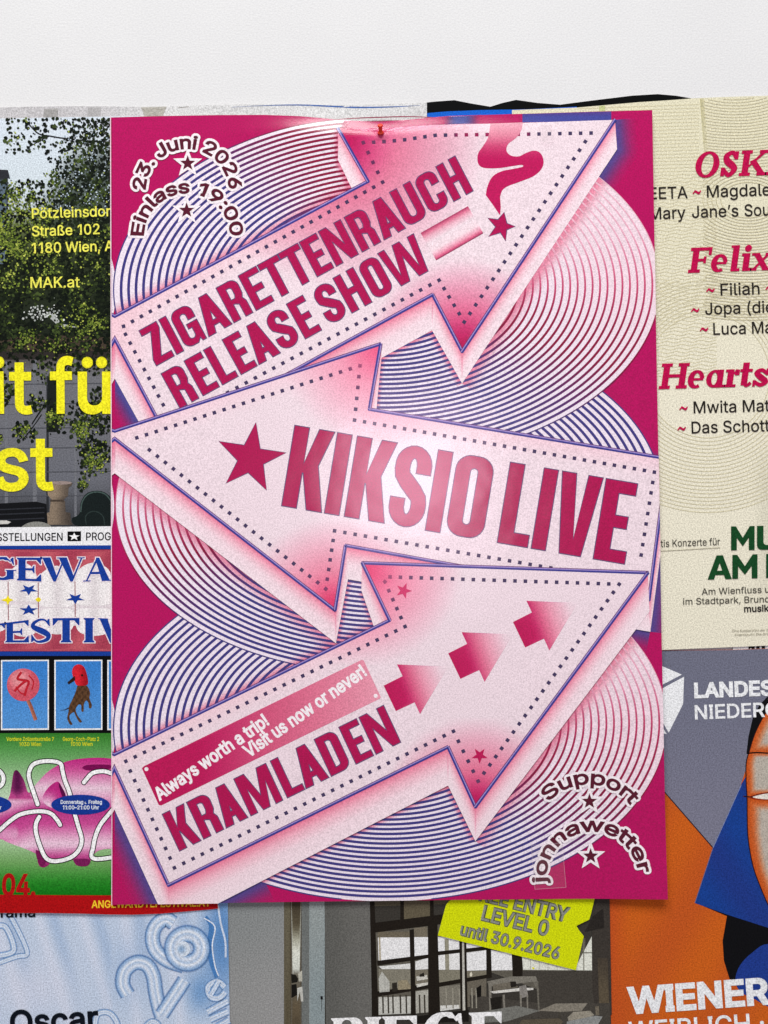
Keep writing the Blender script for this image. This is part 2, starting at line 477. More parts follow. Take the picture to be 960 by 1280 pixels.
# ---------------------------------------------------------------- things
def tag(o, label, cat, group=None):
    o['label'] = label; o['category'] = cat
    if group: o['group'] = group
class Poster:
    """a sheet hanging h metres off the wall, with its printed parts as children"""
    LAY = 0.00006
    def __init__(self, name, label, cat, h, anchor, disp=None, mat=MATTE, mata=MATTEA, group=None):
        self.flat = disp is None
        self.h, self.disp, self.mat, self.mata = h, disp or (lambda x, y: 0.0), mat, mata
        self.root = bpy.data.objects.new(name, None); COL.objects.link(self.root)
        self.root.empty_display_size = 0.02
        self.root.location = wp(*anchor, h)
        tag(self.root, label, cat, group)
        self.org = Vector(self.root.location)
    def pt(self, x, y, lift):
        # in the plane of the sheet, then out of it
        a = wp(x, y, self.h)
        return (a[0] - self.org[0], -(self.disp(x, y) + lift), a[2] - self.org[2])
    def split(self, g):
        """cut long edges so that every print layer follows the bends of the sheet"""
        v, c, z = list(g.v), [tuple(k) + ((1.0,) if len(k) == 3 else ()) for k in g.c], list(g.z)
        f = [[t[0], t[i], t[i + 1]] for t in g.f for i in range(1, len(t) - 1)]
        if self.flat: return v, c, z, f
        for _ in range(8):
            mid, out = {}, []
            def long(i, j):
                k = (i, j) if i < j else (j, i)
                if k in mid: return mid[k]
                (x0, y0), (x1, y1) = v[i], v[j]
                top = min(y0, y1) < 182 and max(y0, y1) > 138
                dx, dy = abs(x0 - x1), abs(y0 - y1)
                if (top and (dx / 13) ** 2 + (dy / 3.2) ** 2 > 1.3) or dx * dx + dy * dy > 1100:
                    v.append(((x0 + x1) / 2, (y0 + y1) / 2)); c.append(mix(c[i], c[j], .5)); z.append((z[i] + z[j]) / 2)
                    mid[k] = len(v) - 1
                else: mid[k] = None
                return mid[k]
            n0 = len(v)
            for a, b, d in f:
                m = [long(a, b), long(b, d), long(d, a)]
                n = sum(q is not None for q in m)
                if n == 0: out.append([a, b, d]); continue
                if n == 3: out += [[a, m[0], m[2]], [m[0], b, m[1]], [m[2], m[1], d], [m[0], m[1], m[2]]]; continue
                while m[0] is None or (n == 2 and m[1] is None): a, b, d = b, d, a; m = m[1:] + m[:1]
                if n == 1: out += [[a, m[0], d], [m[0], b, d]]
                else: out += [[a, m[0], d], [m[0], m[1], d], [m[0], b, m[1]]]
            f = out
            if len(v) == n0: break
        return v, c, z, f
    def add(self, name, g, layer, parent=None, alpha=False, mat=None, thick=0.0):
        px, pc, pz, pf = self.split(g)
        vs = [self.pt(q[0], q[1], layer * self.LAY + z) for q, z in zip(px, pz)]
        cs = pc; fs = []
        for f in pf:          # every face looks away from the wall
            a, b, c = (Vector(vs[i]) for i in f[:3])
            n = (b - a).cross(c - a)
            fs.append(f if n.y < 0 else f[::-1])
        if thick:
            n = len(vs); cnt = {}
            for f in fs:
                for i, j in zip(f, f[1:] + f[:1]): cnt[(i, j)] = 1
            back = [(x, y + thick, z) for x, y, z in vs]
            rim = [(i, j) for (i, j) in cnt if (j, i) not in cnt]
            vs += back; cs += [(236, 232, 228)] * n
            fs += [[n + i for i in f[::-1]] for f in list(fs)]
            fs += [[j, i, n + i, n + j] for i, j in rim]
        me = bpy.data.meshes.new(name); me.from_pydata(vs, [], fs); me.update()
        at = me.color_attributes.new('ink', 'FLOAT_COLOR', 'POINT')
        at.data.foreach_set('color', [k for c in cs for k in (lin(c[0]), lin(c[1]), lin(c[2]), c[3] if len(c) > 3 else 1.0)])
        me.materials.append(mat or (self.mata if alpha else self.mat))
        o = bpy.data.objects.new(name, me); COL.objects.link(o)
        o.parent = parent or self.root
        return o
    def words(self, s, p0, p1, cap, col, bold, layer, parent=None, name='lettering', **k):
        g = Geo(); text(g, s, p0, p1, cap, col, bold, **k)
        return self.add(name, g, layer, parent=parent)

def flat_poly(p):
    n = len(p); return p

# ================================================================ wall
def wall():
    g = Geo()
    nx, ny = 44, 56
    for j in range(ny + 1):
        for i in range(nx + 1):
            g.v.append((-700 + 2400 * i / nx, -700 + 2700 * j / ny)); g.c.append((228, 228, 229)); g.z.append(0)
    g.f = [[j * (nx + 1) + i, j * (nx + 1) + i + 1, (j + 1) * (nx + 1) + i + 1, (j + 1) * (nx + 1) + i] for j in range(ny) for i in range(nx)]
    vs = [wp(x, y, 0) for x, y in g.v]
    me = bpy.data.meshes.new('wall'); me.from_pydata(vs, [], [f[::-1] for f in g.f]); me.update()
    m = bpy.data.materials.new('white_plaster'); m.use_nodes = True
    nt = m.node_tree; b = nt.nodes['Principled BSDF']; b.inputs['Roughness'].default_value = 0.8; b.inputs['Specular IOR Level'].default_value = 0.2
    tc = nt.nodes.new('ShaderNodeTexCoord')
    n1 = nt.nodes.new('ShaderNodeTexNoise'); n1.inputs['Scale'].default_value = 700; n1.inputs['Detail'].default_value = 3
    n2 = nt.nodes.new('ShaderNodeTexNoise'); n2.inputs['Scale'].default_value = 14; n2.inputs['Detail'].default_value = 3
    cr = nt.nodes.new('ShaderNodeValToRGB')
    cr.color_ramp.elements[0].position = 0.3; cr.color_ramp.elements[0].color = (0.69, 0.69, 0.70, 1)
    cr.color_ramp.elements[1].position = 0.7; cr.color_ramp.elements[1].color = (0.79, 0.79, 0.795, 1)
    mm = nt.nodes.new('ShaderNodeMath'); mm.operation = 'MULTIPLY_ADD'; mm.inputs[1].default_value = 0.8
    ma = nt.nodes.new('ShaderNodeMath'); ma.operation = 'MULTIPLY'; ma.inputs[1].default_value = 0.2
    nt.links.new(tc.outputs['Object'], n1.inputs['Vector']); nt.links.new(tc.outputs['Object'], n2.inputs['Vector'])
    nt.links.new(n2.outputs['Fac'], ma.inputs[0]); nt.links.new(n1.outputs['Fac'], mm.inputs[0]); nt.links.new(ma.outputs[0], mm.inputs[2])
    nt.links.new(mm.outputs[0], cr.inputs['Fac']); nt.links.new(cr.outputs['Color'], b.inputs['Base Color'])
    bp = nt.nodes.new('ShaderNodeBump'); bp.inputs['Strength'].default_value = 0.35; bp.inputs['Distance'].default_value = 0.0006
    nt.links.new(n1.outputs['Fac'], bp.inputs['Height']); nt.links.new(bp.outputs[0], b.inputs['Normal'])
    me.materials.append(m)
    o = bpy.data.objects.new('wall', me); COL.objects.link(o)
    o['kind'] = 'structure'; o['label'] = 'rough white plaster wall behind the posters'
wall()

# ================================================================ the pink concert poster
MAG = (184, 0, 92)
PALE = (242, 222, 230)
INK = (66, 54, 92)
def main_poster():
    def disp(x, y):
        g = math.exp(-((x - 455) / 95.0) ** 2) * 0.0024 + 0.0007 * sstep(560, 620, x) * (1 - sstep(640, 760, x))
        d = -g * (1 - sstep(143, 172, y)) ** 1.0
        d -= 0.0016 * math.exp(-(((x - 476) / 26.0) ** 2 + ((y - 165) / 26.0) ** 2))
        d += 0.0012 * math.exp(-((x - 375) / 60.0) ** 2 - ((y - 168) / 30.0) ** 2) + 0.0014 * math.exp(-((x - 560) / 70.0) ** 2 - ((y - 170) / 34.0) ** 2)
        d += 0.0028 * math.exp(-((x - 838) / 60.0) ** 2 - ((y - 1128) / 60.0) ** 2) + 0.0012 * math.exp(-((x - 140) / 50.0) ** 2 - ((y - 1130) / 50.0) ** 2)
        d += 0.0004 * math.sin(x / 105.0 + 0.6) * math.sin(y / 140.0 + 1.1)
        return d
    P = Poster('concert_poster', 'large glossy magenta and pale pink poster with three arrows reading RELEASE SHOW and LIVE', 'poster', 0.0068, (486, 640), disp, GLOSS, GLOSSA)
    OUT = [(138.3, 147), (200, 145.2), (270, 143.8), (330, 143.4), (375, 144.6), (410, 147.2), (440, 149.4), (476, 150.2), (510, 148.8), (560, 145.2), (640, 142.3), (720, 140.3), (815.2, 137.8), (818.5, 320), (823, 560), (827, 800), (833.4, 1122.6), (700, 1123.6), (560, 1125), (400, 1127), (270, 1128.8), (140.3, 1130.2), (139.8, 900), (138.8, 500)]
    MX = 143.6
    MAIN = [(MX, 147)] + OUT[1:21] + [(MX, 1130.1)]
    STRIP = [(138.3, 147), (MX, 147), (MX, 1130.1), (140.3, 1130.2), (139.8, 900), (138.8, 500)]
    mir = lambda p: [(2 * MX - x, y) for x, y in p]
    def both(g, polys, col, neg=(), step=None):
        g.fill(polys, col, neg, MAIN, step)
        if min(q[0] for p in polys for q in p) < MX - .5 or bbox(polys)[0] < MX + 6:
            try: g.fill([mir(p) for p in polys], (lambda x, y: col(2 * MX - x, y)) if callable(col) else col, [mir(p) for p in neg], STRIP, None)
            except Exception: pass
    # --- the sheet
    g = Geo()
    pts = grid(142, 812, 203, 1118, 13) + grid(143, 812, 151, 201, 9, 3.2)
    g.raw(*tri([OUT], (), None, pts), MAG)
    edge = P.add('paper_sheet', g, 0, thick=0.00028)
    g = Geo()
    g.fill([[(138.35, 147), (139.5, 147), (140.0, 500), (140.8, 900), (141.3, 1130.1), (140.35, 1130.15), (139.85, 900), (138.85, 500)]], (244, 214, 226))
    P.add('cut_edge', g, 22)
    # --- blue airbrushed glow on the magenta ground
    g = Geo()
    BL = (80, 80, 158)
    ELL = {}
    def glow(path, w, a=0.78, col=BL, side=1, name='blue_glow', lay=1, CL=None):
        g = Geo()
        pp = [path[0]]
        for (x0, y0), (x1, y1) in zip(path, path[1:]):
            m = max(1, int(math.hypot(x1 - x0, y1 - y0) / 18))
            pp += [(x0 + (x1 - x0) * i / m, y0 + (y1 - y0) * i / m) for i in range(1, m + 1)]
        path = pp
        n = len(path)
        for i in range(n - 1):
            (x0, y0), (x1, y1) = path[i], path[i + 1]
            l = math.hypot(x1 - x0, y1 - y0); nx, ny = (y1 - y0) / l * side, -(x1 - x0) / l * side
            prof = [(0, a), (.2, a * .82), (.45, a * .45), (.7, a * .16), (1, 0)]
            for (t0, a0), (t1, a1) in zip(prof, prof[1:]):
                q = [(x0 + nx * w * t0, y0 + ny * w * t0), (x1 + nx * w * t0, y1 + ny * w * t0), (x1 + nx * w * t1, y1 + ny * w * t1), (x0 + nx * w * t1, y0 + ny * w * t1)]
                al = [a0, a0, a1, a1]
                v, f = tri([q], (), CL or MAIN, [])
                L2 = lambda x, y: col + (max(0.0, a0 + (a1 - a0) * ((((x - x0) * nx + (y - y0) * ny) / w - t0) / (t1 - t0))),)
                g.raw(v, f, L2)
            if i < n - 2:
                (x2, y2) = path[i + 2]
                l2 = math.hypot(x2 - x1, y2 - y1); mx, my = (y2 - y1) / l2 * side, -(x2 - x1) / l2 * side
                b0, b1 = math.atan2(ny, nx), math.atan2(my, mx)
                while b1 - b0 > math.pi: b1 -= 2 * math.pi
                while b1 - b0 < -math.pi: b1 += 2 * math.pi
                if ((nx * my - ny * mx) * side) > 0.05:
                    rows = []
                    for k in range(6):
                        b = b0 + (b1 - b0) * k / 5
                        rows.append([((x1 + math.cos(b) * w * t, y1 + math.sin(b) * w * t), col + (al,)) for t, al in prof])
                    if CL is None and all(143.6 < q[0] < 816 and 140 < q[1] < 1122 for r in rows for q, _ in r): g.quads(rows)
        if g.f: g.z = [rnd2.random() * .00001] * len(g.v); P.add(name, g, lay, alpha=True)
    glow([(768, 150), (771, 187), (742, 231)], 27)
    glow([(131.9, 452), (210, 594)], 24, .9, side=-1)
    glow([(836, 600), (812.5, 789.6), (770, 782)], 28)
    glow([(137.2, 997), (212, 1160), (330, 1100)], 30, side=-1)
    glow([(780, 571), (834, 580)], 16, .8)
    g.fill([[(553, 146), (602, 143.8), (602, 153.6), (556, 155)]], lambda x, y: (70, 80, 168) + (sstep(552, 572, x) * (1 - sstep(578, 603, x)) * .85,), step=5)
    P.add('blue_glow', g, 1, alpha=True); g = Geo()
    g.fill([[(653, 142.2), (764, 139.5), (764, 151), (653, 153)]], lambda x, y: (70, 78, 165) + (.88 * (.75 + .25 * sstep(140, 146, y)),), step=5)
    P.add('blue_glow', g, 1, alpha=True)
    # --- ring discs
    def disc(cx, cy, a, b, th, lay, lcol, gap):
        ct, st = math.cos(th), math.sin(th)
        E = lambda k, t: (cx + a * k * math.cos(t) * ct - b * k * math.sin(t) * st, cy + a * k * math.cos(t) * st + b * k * math.sin(t) * ct)
        g = Geo()
        ell = [E(1, 2 * math.pi * i / 220) for i in range(220)]
        both(g, [ell], gap, step=16)
        o = P.add('ring_disc', g, lay); ELL[lay] = [(min(max(x, MX), 815.5 + (y - 300) * .0185), min(y, 1124)) for x, y in [E(.9985, 2 * math.pi * i / 90) for i in range(90)]]
        g = Geo()
        clampx = lambda q: (min(max(q[0], MX - 3.5), 817.5 + (q[1] - 300) * 0.0185), q[1])
        N = 36.6
        for k in range(0, 32):
            r = 1 - k / N
            n = int(60 + 190 * r)
            rows = []
            for i in range(n + 1):
                t = 2 * math.pi * i / n
                x, y = E(r, t); x2, y2 = E(r, t + .01)
                l = math.hypot(x2 - x, y2 - y); nx, ny = (y2 - y) / l, -(x2 - x) / l
                c, wd = lcol(math.degrees(t) % 360, x, y)
                wd *= 1.2
                if k == 0: wd *= .45
                rows.append([(clampx((x + nx * wd * .5, y + ny * wd * .5)), c), (clampx((x - nx * wd * .5, y - ny * wd * .5)), c)])
            cur = []
            for rw in rows:
                ok = all(MX - 3.6 < q[0] < 834 and 143.6 < q[1] < 1124.5 for q, _ in rw)
                if ok: cur.append(rw)
                else:
                    if len(cur) > 1: g.quads(cur)
                    cur = []
            if len(cur) > 1: g.quads(cur)
        P.add('ring_lines', g, lay + 1, parent=o)
        return o
    BLU = (62, 56, 128); RED = (140, 12, 60); PK = (222, 120, 152); PKL = (238, 190, 206)
    def l1(t, x, y):
        c = ramp([(0, (206, 84, 122)), (16, (150, 20, 66)), (30, RED), (48, (84, 44, 110)), (60, BLU), (225, BLU), (238, (110, 36, 92)), (250, RED), (282, RED), (300, (210, 110, 140)), (322, PKL), (342, (236, 176, 196)), (360, (206, 84, 122))], t)
        w = ramp([(0, (2.0,)), (30, (2.5,)), (90, (2.65,)), (180, (2.9,)), (250, (2.5,)), (290, (2.2,)), (330, (1.5,)), (360, (2.0,))], t)[0]
        return c, w
    def l2(t, x, y):
        c = ramp([(0, BLU), (135, BLU), (150, (100, 30, 90)), (160, RED), (172, (180, 60, 100)), (186, PK), (205, PKL), (230, BLU), (360, BLU)], t)
        return c, ramp([(0, (2.9,)), (90, (2.6,)), (165, (2.6,)), (190, (1.7,)), (210, (2,)), (300, (2.8,)), (360, (2.9,))], t)[0]
    def l3(t, x, y):
        c = ramp([(0, (196, 70, 110)), (14, (160, 26, 74)), (28, RED), (42, (110, 30, 88)), (54, BLU), (230, BLU), (300, (222, 130, 160)), (325, PKL), (345, (232, 165, 188)), (360, (196, 70, 110))], t)
        return c, ramp([(0, (2.0,)), (30, (2.5,)), (90, (2.65,)), (200, (2.9,)), (300, (1.8,)), (330, (1.5,)), (360, (2.0,))], t)[0]
    GAP = (243, 230, 242)
    gp = lambda cx, cy: (lambda x, y: mix(GAP, (244, 220, 230), sstep(0, 190, (x - cx) * .8 - (y - cy) * .9)))
    disc(487.8, 906.9, 345.6, 219.6, -0.018, 2, l3, gp(520, 860))
    disc(485.6, 627.0, 341.2, 214.0, -0.030, 4, l2, GAP)
    disc(483.4, 359.3, 341.3, 214.8, -0.014, 6, l1, gp(520, 300))
    g = Geo()
    g.fill([[(423.6, 161.5), (430, 149.6), (440, 149.6), (476, 150.4), (510, 149), (560, 145.4), (602, 143.8), (602, 156.4), (573, 157.4)]], lambda x, y: MAG + (sstep(422, 436, x) * (1 - .75 * sstep(552, 572, x) * (1 - sstep(580, 604, x))),), step=4)
    P.add('magenta_ground', g, 8, alpha=True)
    g = Geo(); g.fill([[(552, 146.2), (602, 144), (602, 156), (556, 157)]], lambda x, y: (70, 80, 160) + (sstep(552, 572, x) * (1 - sstep(576, 602, x)) * .85,), step=4); P.add('blue_glow', g, 8.3, alpha=True)
    # --- pink airbrush under the arrows, on the discs
    g = Geo()
    glow2 = glow
    SH = (246, 136, 168)
    def shade(p0, p1, w, a, side, d=None):
        for lay in (2, 4, 6):
            glow([p0, p1], w, a, SH, side, 'pink_airbrush', lay + .5, ELL[lay])
    shade((143.6, 396), (440, 237.5), 16, .75, 1)
    shade((422.5, 200), (440.5, 237.5), 9, .8, -1); shade((422.5, 160), (422.5, 200), 7, .7, -1)
    shade((768, 192), (577.5, 479.5), 20, .75, 1)
    shade((577.5, 479.5), (540, 413), 9, .85, 1); shade((540, 413), (376, 503), 8, .85, 1)
    shade((461.5, 512), (834, 573), 9, .8, -1); shade((476.7, 447), (470.4, 512), 6, .7, 1)
    shade((143.6, 592), (420, 804), 20, .7, -1); shade((420, 804), (435, 724), 7, .8, -1); shade((435, 724), (468, 730), 5, .7, -1)
    shade((143.6, 943), (480, 779), 14, .8, 1); shade((451.7, 738), (468, 785), 7, .7, -1)
    shade((808, 768), (594, 1051), 20, .75, 1); shade((594, 1051), (560, 981.5), 9, .85, 1); shade((560, 981.5), (310, 1109.6), 8, .85, 1)
    # --- arrows
    def arrow(front, sides, fcol, lay, edges):
        g = Geo(); both(g, [front], fcol, step=9)
        o = P.add('arrow', g, lay + 1)
        g = Geo()
        for q in sides:
            (ax, ay), (bx, by) = q[0], q[1]
            l = math.hypot(bx - ax, by - ay); nx, ny = -(by - ay) / l, (bx - ax) / l
            D = max(abs((x - ax) * nx + (y - ay) * ny) for x, y in q[2:])
            col = lambda x, y: ramp([(0, (232, 104, 142)), (.10, (241, 142, 168)), (.28, (246, 186, 202)), (.55, (247, 220, 229)), (1, (247, 228, 235))], abs((x - ax) * nx + (y - ay) * ny) / max(12, D))
            both(g, [q], col, step=4.5)
        P.add('arrow_side', g, lay, parent=o)
        g = Geo()
        segs = []
        for (x0, y0), (x1, y1) in edges:
            m = max(1, int(math.hypot(x1 - x0, y1 - y0) / 16))
            for i in range(m):
                segs.append(((x0 + (x1 - x0) * i / m, y0 + (y1 - y0) * i / m), (x0 + (x1 - x0) * (i + 1) / m, y0 + (y1 - y0) * (i + 1) / m), i == 0, i == m - 1))
        for (x0, y0), (x1, y1), first, last in segs:
            l = math.hypot(x1 - x0, y1 - y0); tx, ty = (x1 - x0) / l, (y1 - y0) / l; nx, ny = -ty, tx
            for d0, d1, c in ((-1.9, .3, (56, 56, 142)), (.3, 1.7, (160, 140, 204)), (1.7, 2.5, (98, 34, 92))):
                e, e2 = (1.0 if first else 0.0), (1.0 if last else 0.0)
                q = [(x0 - tx * e + nx * d0, y0 - ty * e + ny * d0), (x1 + tx * e2 + nx * d0, y1 + ty * e2 + ny * d0), (x1 + tx * e2 + nx * d1, y1 + ty * e2 + ny * d1), (x0 - tx * e + nx * d1, y0 - ty * e + ny * d1)]
                both(g, [q], c)
        P.add('outline', g, lay + 2, parent=o)
        return o
    near = lambda x, y, p: math.hypot(x - p[0], y - p[1])
    def pull(base, x, y, p, r0, r1, c, mid=None):
        d = near(x, y, p)
        return ramp([(r0, c), (r0 + (r1 - r0) * .35, mix(base, c, .55) if mid is None else mid), (r1, base)], d) if d < r1 else base
    def f1(x, y):
        c = mix(PALE, (249, 208, 219), max(0, 1 - near(x, y, (140, 415)) / 75))
        dtop = abs((x - 143.5) * .4712 + (y - 396) * .882)
        if x < 470: c = mix(c, (249, 205, 216), .8 * max(0, 1 - dtop / 26))
        c = pull(c, x, y, (577.5, 445), 18, 122, (186, 8, 84), (228, 104, 146))
        c = pull(c, x, y, (418, 168), 22, 190, (194, 12, 90), (226, 122, 154))
        return c
    A1 = [(131.9, 402), (460.3, 227), (422.5, 160.5), (768.5, 150.5), (577.5, 440), (540.6, 368.7), (210.4, 549.8)]
    a1 = arrow(A1, [[(460.3, 227), (422.5, 160.5), (422.5, 200), (440.5, 237.5)], [(768.5, 150.5), (577.5, 440), (577.5, 479.5), (771, 187)], [(577.5, 440), (540.6, 368.7), (540, 413), (577.5, 479.5)], [(540.6, 368.7), (210.4, 549.8), (210, 594), (540, 413)], [(131.9, 402), (210.4, 549.8), (210.4, 594), (131.9, 452)]],
               f1, 9, [((460.3, 227), (131.9, 402)), ((422.5, 160.5), (460.3, 227)), ((768.5, 150.5), (577.5, 440)), ((577.5, 440), (540.6, 368.7)), ((540.6, 368.7), (210.4, 549.8)), ((210.4, 549.8), (131.9, 402))][::-1] and
               [((131.9, 402), (460.3, 227))[::-1], ((460.3, 227), (422.5, 160.5))[::-1][::-1][::-1], ((768.5, 150.5), (577.5, 440)), ((577.5, 440), (540.6, 368.7)), ((540.6, 368.7), (210.4, 549.8)), ((210.4, 549.8), (131.9, 402))])
    def f2(x, y):
        c = PALE
        dtop = abs((x - 461.5) * -.1667 + (y - 512) * .986)
        if x > 455: c = mix(c, (249, 208, 220), .8 * max(0, 1 - dtop / 24))
        d2 = abs((x - 144) * .3126 + (y - 539.5) * .95)
        c = mix(c, (249, 208, 220), .7 * max(0, 1 - d2 / 26)) if x < 476 else c
        c = pull(c, x, y, (478, 428), 14, 130, (243, 96, 140), (247, 158, 184))
        c = pull(c, x, y, (419, 768), 16, 120, (232, 56, 108), (242, 140, 168))
        return c
    A2 = [(135, 542), (475.6, 430.5), (461.5, 512), (834, 573.5), (811, 750), (432, 682), (419, 763)]
    a2 = arrow(A2, [[(419, 763), (135, 542), (135, 585), (420, 804)], [(432, 682), (419, 763), (420, 804), (435, 724)], [(811, 750), (432, 682), (435, 724), (812.5, 789.6)], [(834, 573.5), (811, 750), (812.5, 789.6), (836, 612)], [(475.6, 430.5), (461.5, 512), (470.4, 513.5), (476.9, 447)]],
               f2, 13, [((475.6, 430.5), (135, 542)), ((461.5, 512), (475.6, 430.5)), ((834, 573.5), (461.5, 512)), ((811, 750), (834, 573.5))[::-1], ((811, 750), (432, 682)), ((432, 682), (419, 763)), ((419, 763), (135, 542))])
    def f3(x, y):
        c = PALE
        dtop = abs((x - 143.5) * .4386 + (y - 943) * .8987)
        if x < 495: c = mix(c, (249, 206, 217), .8 * max(0, 1 - dtop / 26))
        c = pull(c, x, y, (594, 1014), 14, 118, (190, 10, 86), (234, 118, 152))
        c = pull(c, x, y, (450, 706), 12, 128, (238, 64, 118), (247, 142, 172))
        return c
    A3 = [(137.2, 946), (487, 775.4), (452.7, 703.7), (809.4, 716), (594, 1008.5), (559.8, 933.5), (211, 1106)]
    a3 = arrow(A3, [[(809.4, 716), (594, 1008.5), (594, 1051), (811.5, 764)], [(594, 1008.5), (559.8, 933.5), (560, 981.5), (594, 1051)], [(559.8, 933.5), (211, 1106), (212, 1160), (560, 981.5)], [(211, 1106), (137.2, 946), (137.2, 997), (212, 1160)], [(487, 775.4), (452.7, 703.7), (451.7, 738), (468, 785)]],
               f3, 17, [((487, 775.4), (137.2, 946)), ((452.7, 703.7), (487, 775.4))[::-1], ((809.4, 716), (452.7, 703.7)), ((809.4, 716), (594, 1008.5)), ((594, 1008.5), (559.8, 933.5)), ((559.8, 933.5), (211, 1106)), ((211, 1106), (137.2, 946))])
    # --- dotted borders
    g = Geo()
    dots(g, [(285, 490.8), (548.75, 350.6), (580.2, 402.7), (738.5, 166.9), (543.75, 170.4), (505.8, 175.2), (454.2, 178.3), (478.3, 228), (154.6, 408), (157, 418), (210, 517)], lambda x, y: mix(INK, (160, 20, 80), sstep(560, 575, x) * (1 - sstep(655, 668, x)) * (1 if y < 190 else 0) * .9 + .55 * max(0, 1 - near(x, y, (448, 190)) / 70)))
    P.add('dotted_border', g, 11, parent=a1)
    g = Geo()
    dots(g, [(171.25, 547.3), (450, 457.5), (443.3, 525.4), (817.7, 590.2), (799, 706.7)], lambda x, y: mix(INK, (214, 90, 130), .8 * max(0, 1 - near(x, y, (455, 450)) / 55)))
    dots(g, [(701, 712), (418.3, 663.5), (407.3, 736), (177, 554.6)], lambda x, y: mix(INK, (180, 60, 110), .6 * max(0, 1 - near(x, y, (410, 740)) / 45)))
    P.add('dotted_border', g, 15, parent=a2)
    g = Geo()
    dots(g, [(158, 951), (506.25, 783), (481, 727), (487.5, 721), (773.5, 730.2), (597.5, 976), (566.7, 913.75), (218.5, 1084), (158, 951)], lambda x, y: mix(INK, (226, 84, 128), .85 * max(0, 1 - near(x, y, (470, 715)) / 60) + .35 * max(0, 1 - near(x, y, (597, 990)) / 40)))
    P.add('dotted_border', g, 19, parent=a3)
    # --- headings
    LET, LED = (178, 3, 80), (92, 74, 118)
    def line(parent, lay, letters, org, u, up, s, hs):
        g, e = Geo(), Geo()
        heading(g, e, letters, org, u, up, s, hs, LET, LED)
        o = P.add('lettering', g, lay, parent=parent); P.add('letter_edge', e, lay + .6, parent=parent)
    line(a1, 11.3, [('Z', 0, 25.7), ('I', 29.2, 39.3), ('G', 43.5, 71.9), ('A', 75, 108.3), ('R', 111, 138), ('E', 142.6, 168.2), ('T', 170, 198.2), ('T', 199.2, 227.6), ('E', 229.6, 253.5), ('N', 257, 288.6), ('R', 293.8, 320.7), ('A', 325, 355.8), ('U', 358.5, 387.8), ('C', 392, 419.5), ('H', 424.5, 452.2)],
         (195.6, 457.5), (.8755, -.4832), (-22.8, -43.4), .205, .165)
    line(a1, 11.3, [('R', -32.8, -5.7), ('E', 0, 23.7), ('L', 27.8, 50.4), ('E', 54.5, 77.6), ('A', 80, 110.8), ('S', 113.5, 140.8), ('E', 146.2, 169.6), ('S', 181, 208.3), ('H', 212.7, 241.5), ('O', 246.7, 273.5), ('W', 276.5, 328)],
         (254, 495), (.8746, -.4848), (-24, -43.6), .205, .165)
    line(a2, 15.3, [('K', 0, 51), ('I', 54.1, 73), ('K', 79.3, 130.3), ('S', 132, 177.8), ('I', 181.8, 200.8), ('O', 207, 254.3), ('L', 273, 311.6), ('I', 316, 334.3), ('V', 339, 391), ('E', 394.5, 434.6)],
         (352, 632.3), (.9858, .1680), (16.6, -100.6), .186, .155)
    line(a3, 19.3, [('K', 0, 30.1), ('R', 33.6, 61.7), ('A', 65, 95.2), ('M', 99.3, 143.8), ('L', 150, 174.3), ('A', 175.8, 208), ('D', 211, 239), ('E', 245.4, 270), ('N', 273.4, 307.8)],
         (224.8, 1063.3), (.8974, -.4413), (-21.6, -46.2), .205, .16)
    # big star
    g, e = Geo(), Geo()
    st = [(320.2, 528), (325.6, 561.2), (357.9, 566), (329.5, 580.5), (333.5, 613), (310.4, 591), (282.7, 604.2), (297.1, 576), (273.75, 551.7), (305.5, 556.5)]
    g.fill([st], LET, step=8); A, B = stroke(st, 1.1, closed=True, miter=False)
    e.raw(A + B, [[i, (i + 1) % 10, 10 + (i + 1) % 10, 10 + i] for i in range(10)], LED)
    o = P.add('star', g, 15.3, parent=a2); P.add('star_edge', e, 15.9, parent=a2)
    # smoke, spark and cigarette
    Zq = lambda p: [(490 + x / 4.8, 130 + y / 4.8) for x, y in p]
    sm = Zq(smooth([(590, 120), (575, 205), (545, 257), (517, 298), (512, 340), (524, 372), (560, 387), (640, 387), (710, 377), (770, 368), (785, 371), (780, 380), (730, 391), (670, 402), (622, 422), (592, 452), (571, 500), (562, 548)], 5)[:-1] + [(562, 548), (600, 600), (648, 670), (652, 620)] + smooth([(648, 560), (660, 522), (690, 497), (740, 478), (800, 456), (850, 434), (890, 400), (908, 360), (902, 318), (880, 290), (845, 283), (800, 298), (760, 317), (715, 313), (690, 293), (686, 268), (700, 240), (745, 205), (775, 160), (785, 112)], 5))
    g = Geo()
    g.fill([sm], lambda x, y: ramp([(153, (236, 170, 186)), (172, (228, 132, 158)), (186, (208, 60, 112)), (200, (194, 12, 90))], y), step=7)
    P.add('smoke', g, 11.3, parent=a1)
    g = Geo(); st = [(630, 265.6), (633.6, 279.5), (643.8, 283.4), (633.4, 287.6), (631.9, 301.6), (625.4, 291.2), (610.6, 296), (619.2, 284), (609.6, 272.9), (622.4, 274.8)]
    g.fill([st], LET); A, B = stroke(st, 1.2, closed=True, miter=False)
    P.add('star', g, 11.4, parent=a1)
    g = Geo(); g.raw(A + B, [[i, (i + 1) % 10, 10 + (i + 1) % 10, 10 + i] for i in range(10)], LED); P.add('star_edge', g, 11.9, parent=a1)
    g = Geo()
    c0, c1, c2, c3 = (525.8, 291.5), (584.8, 258), (604, 292), (545.2, 325.8)
    rows = []
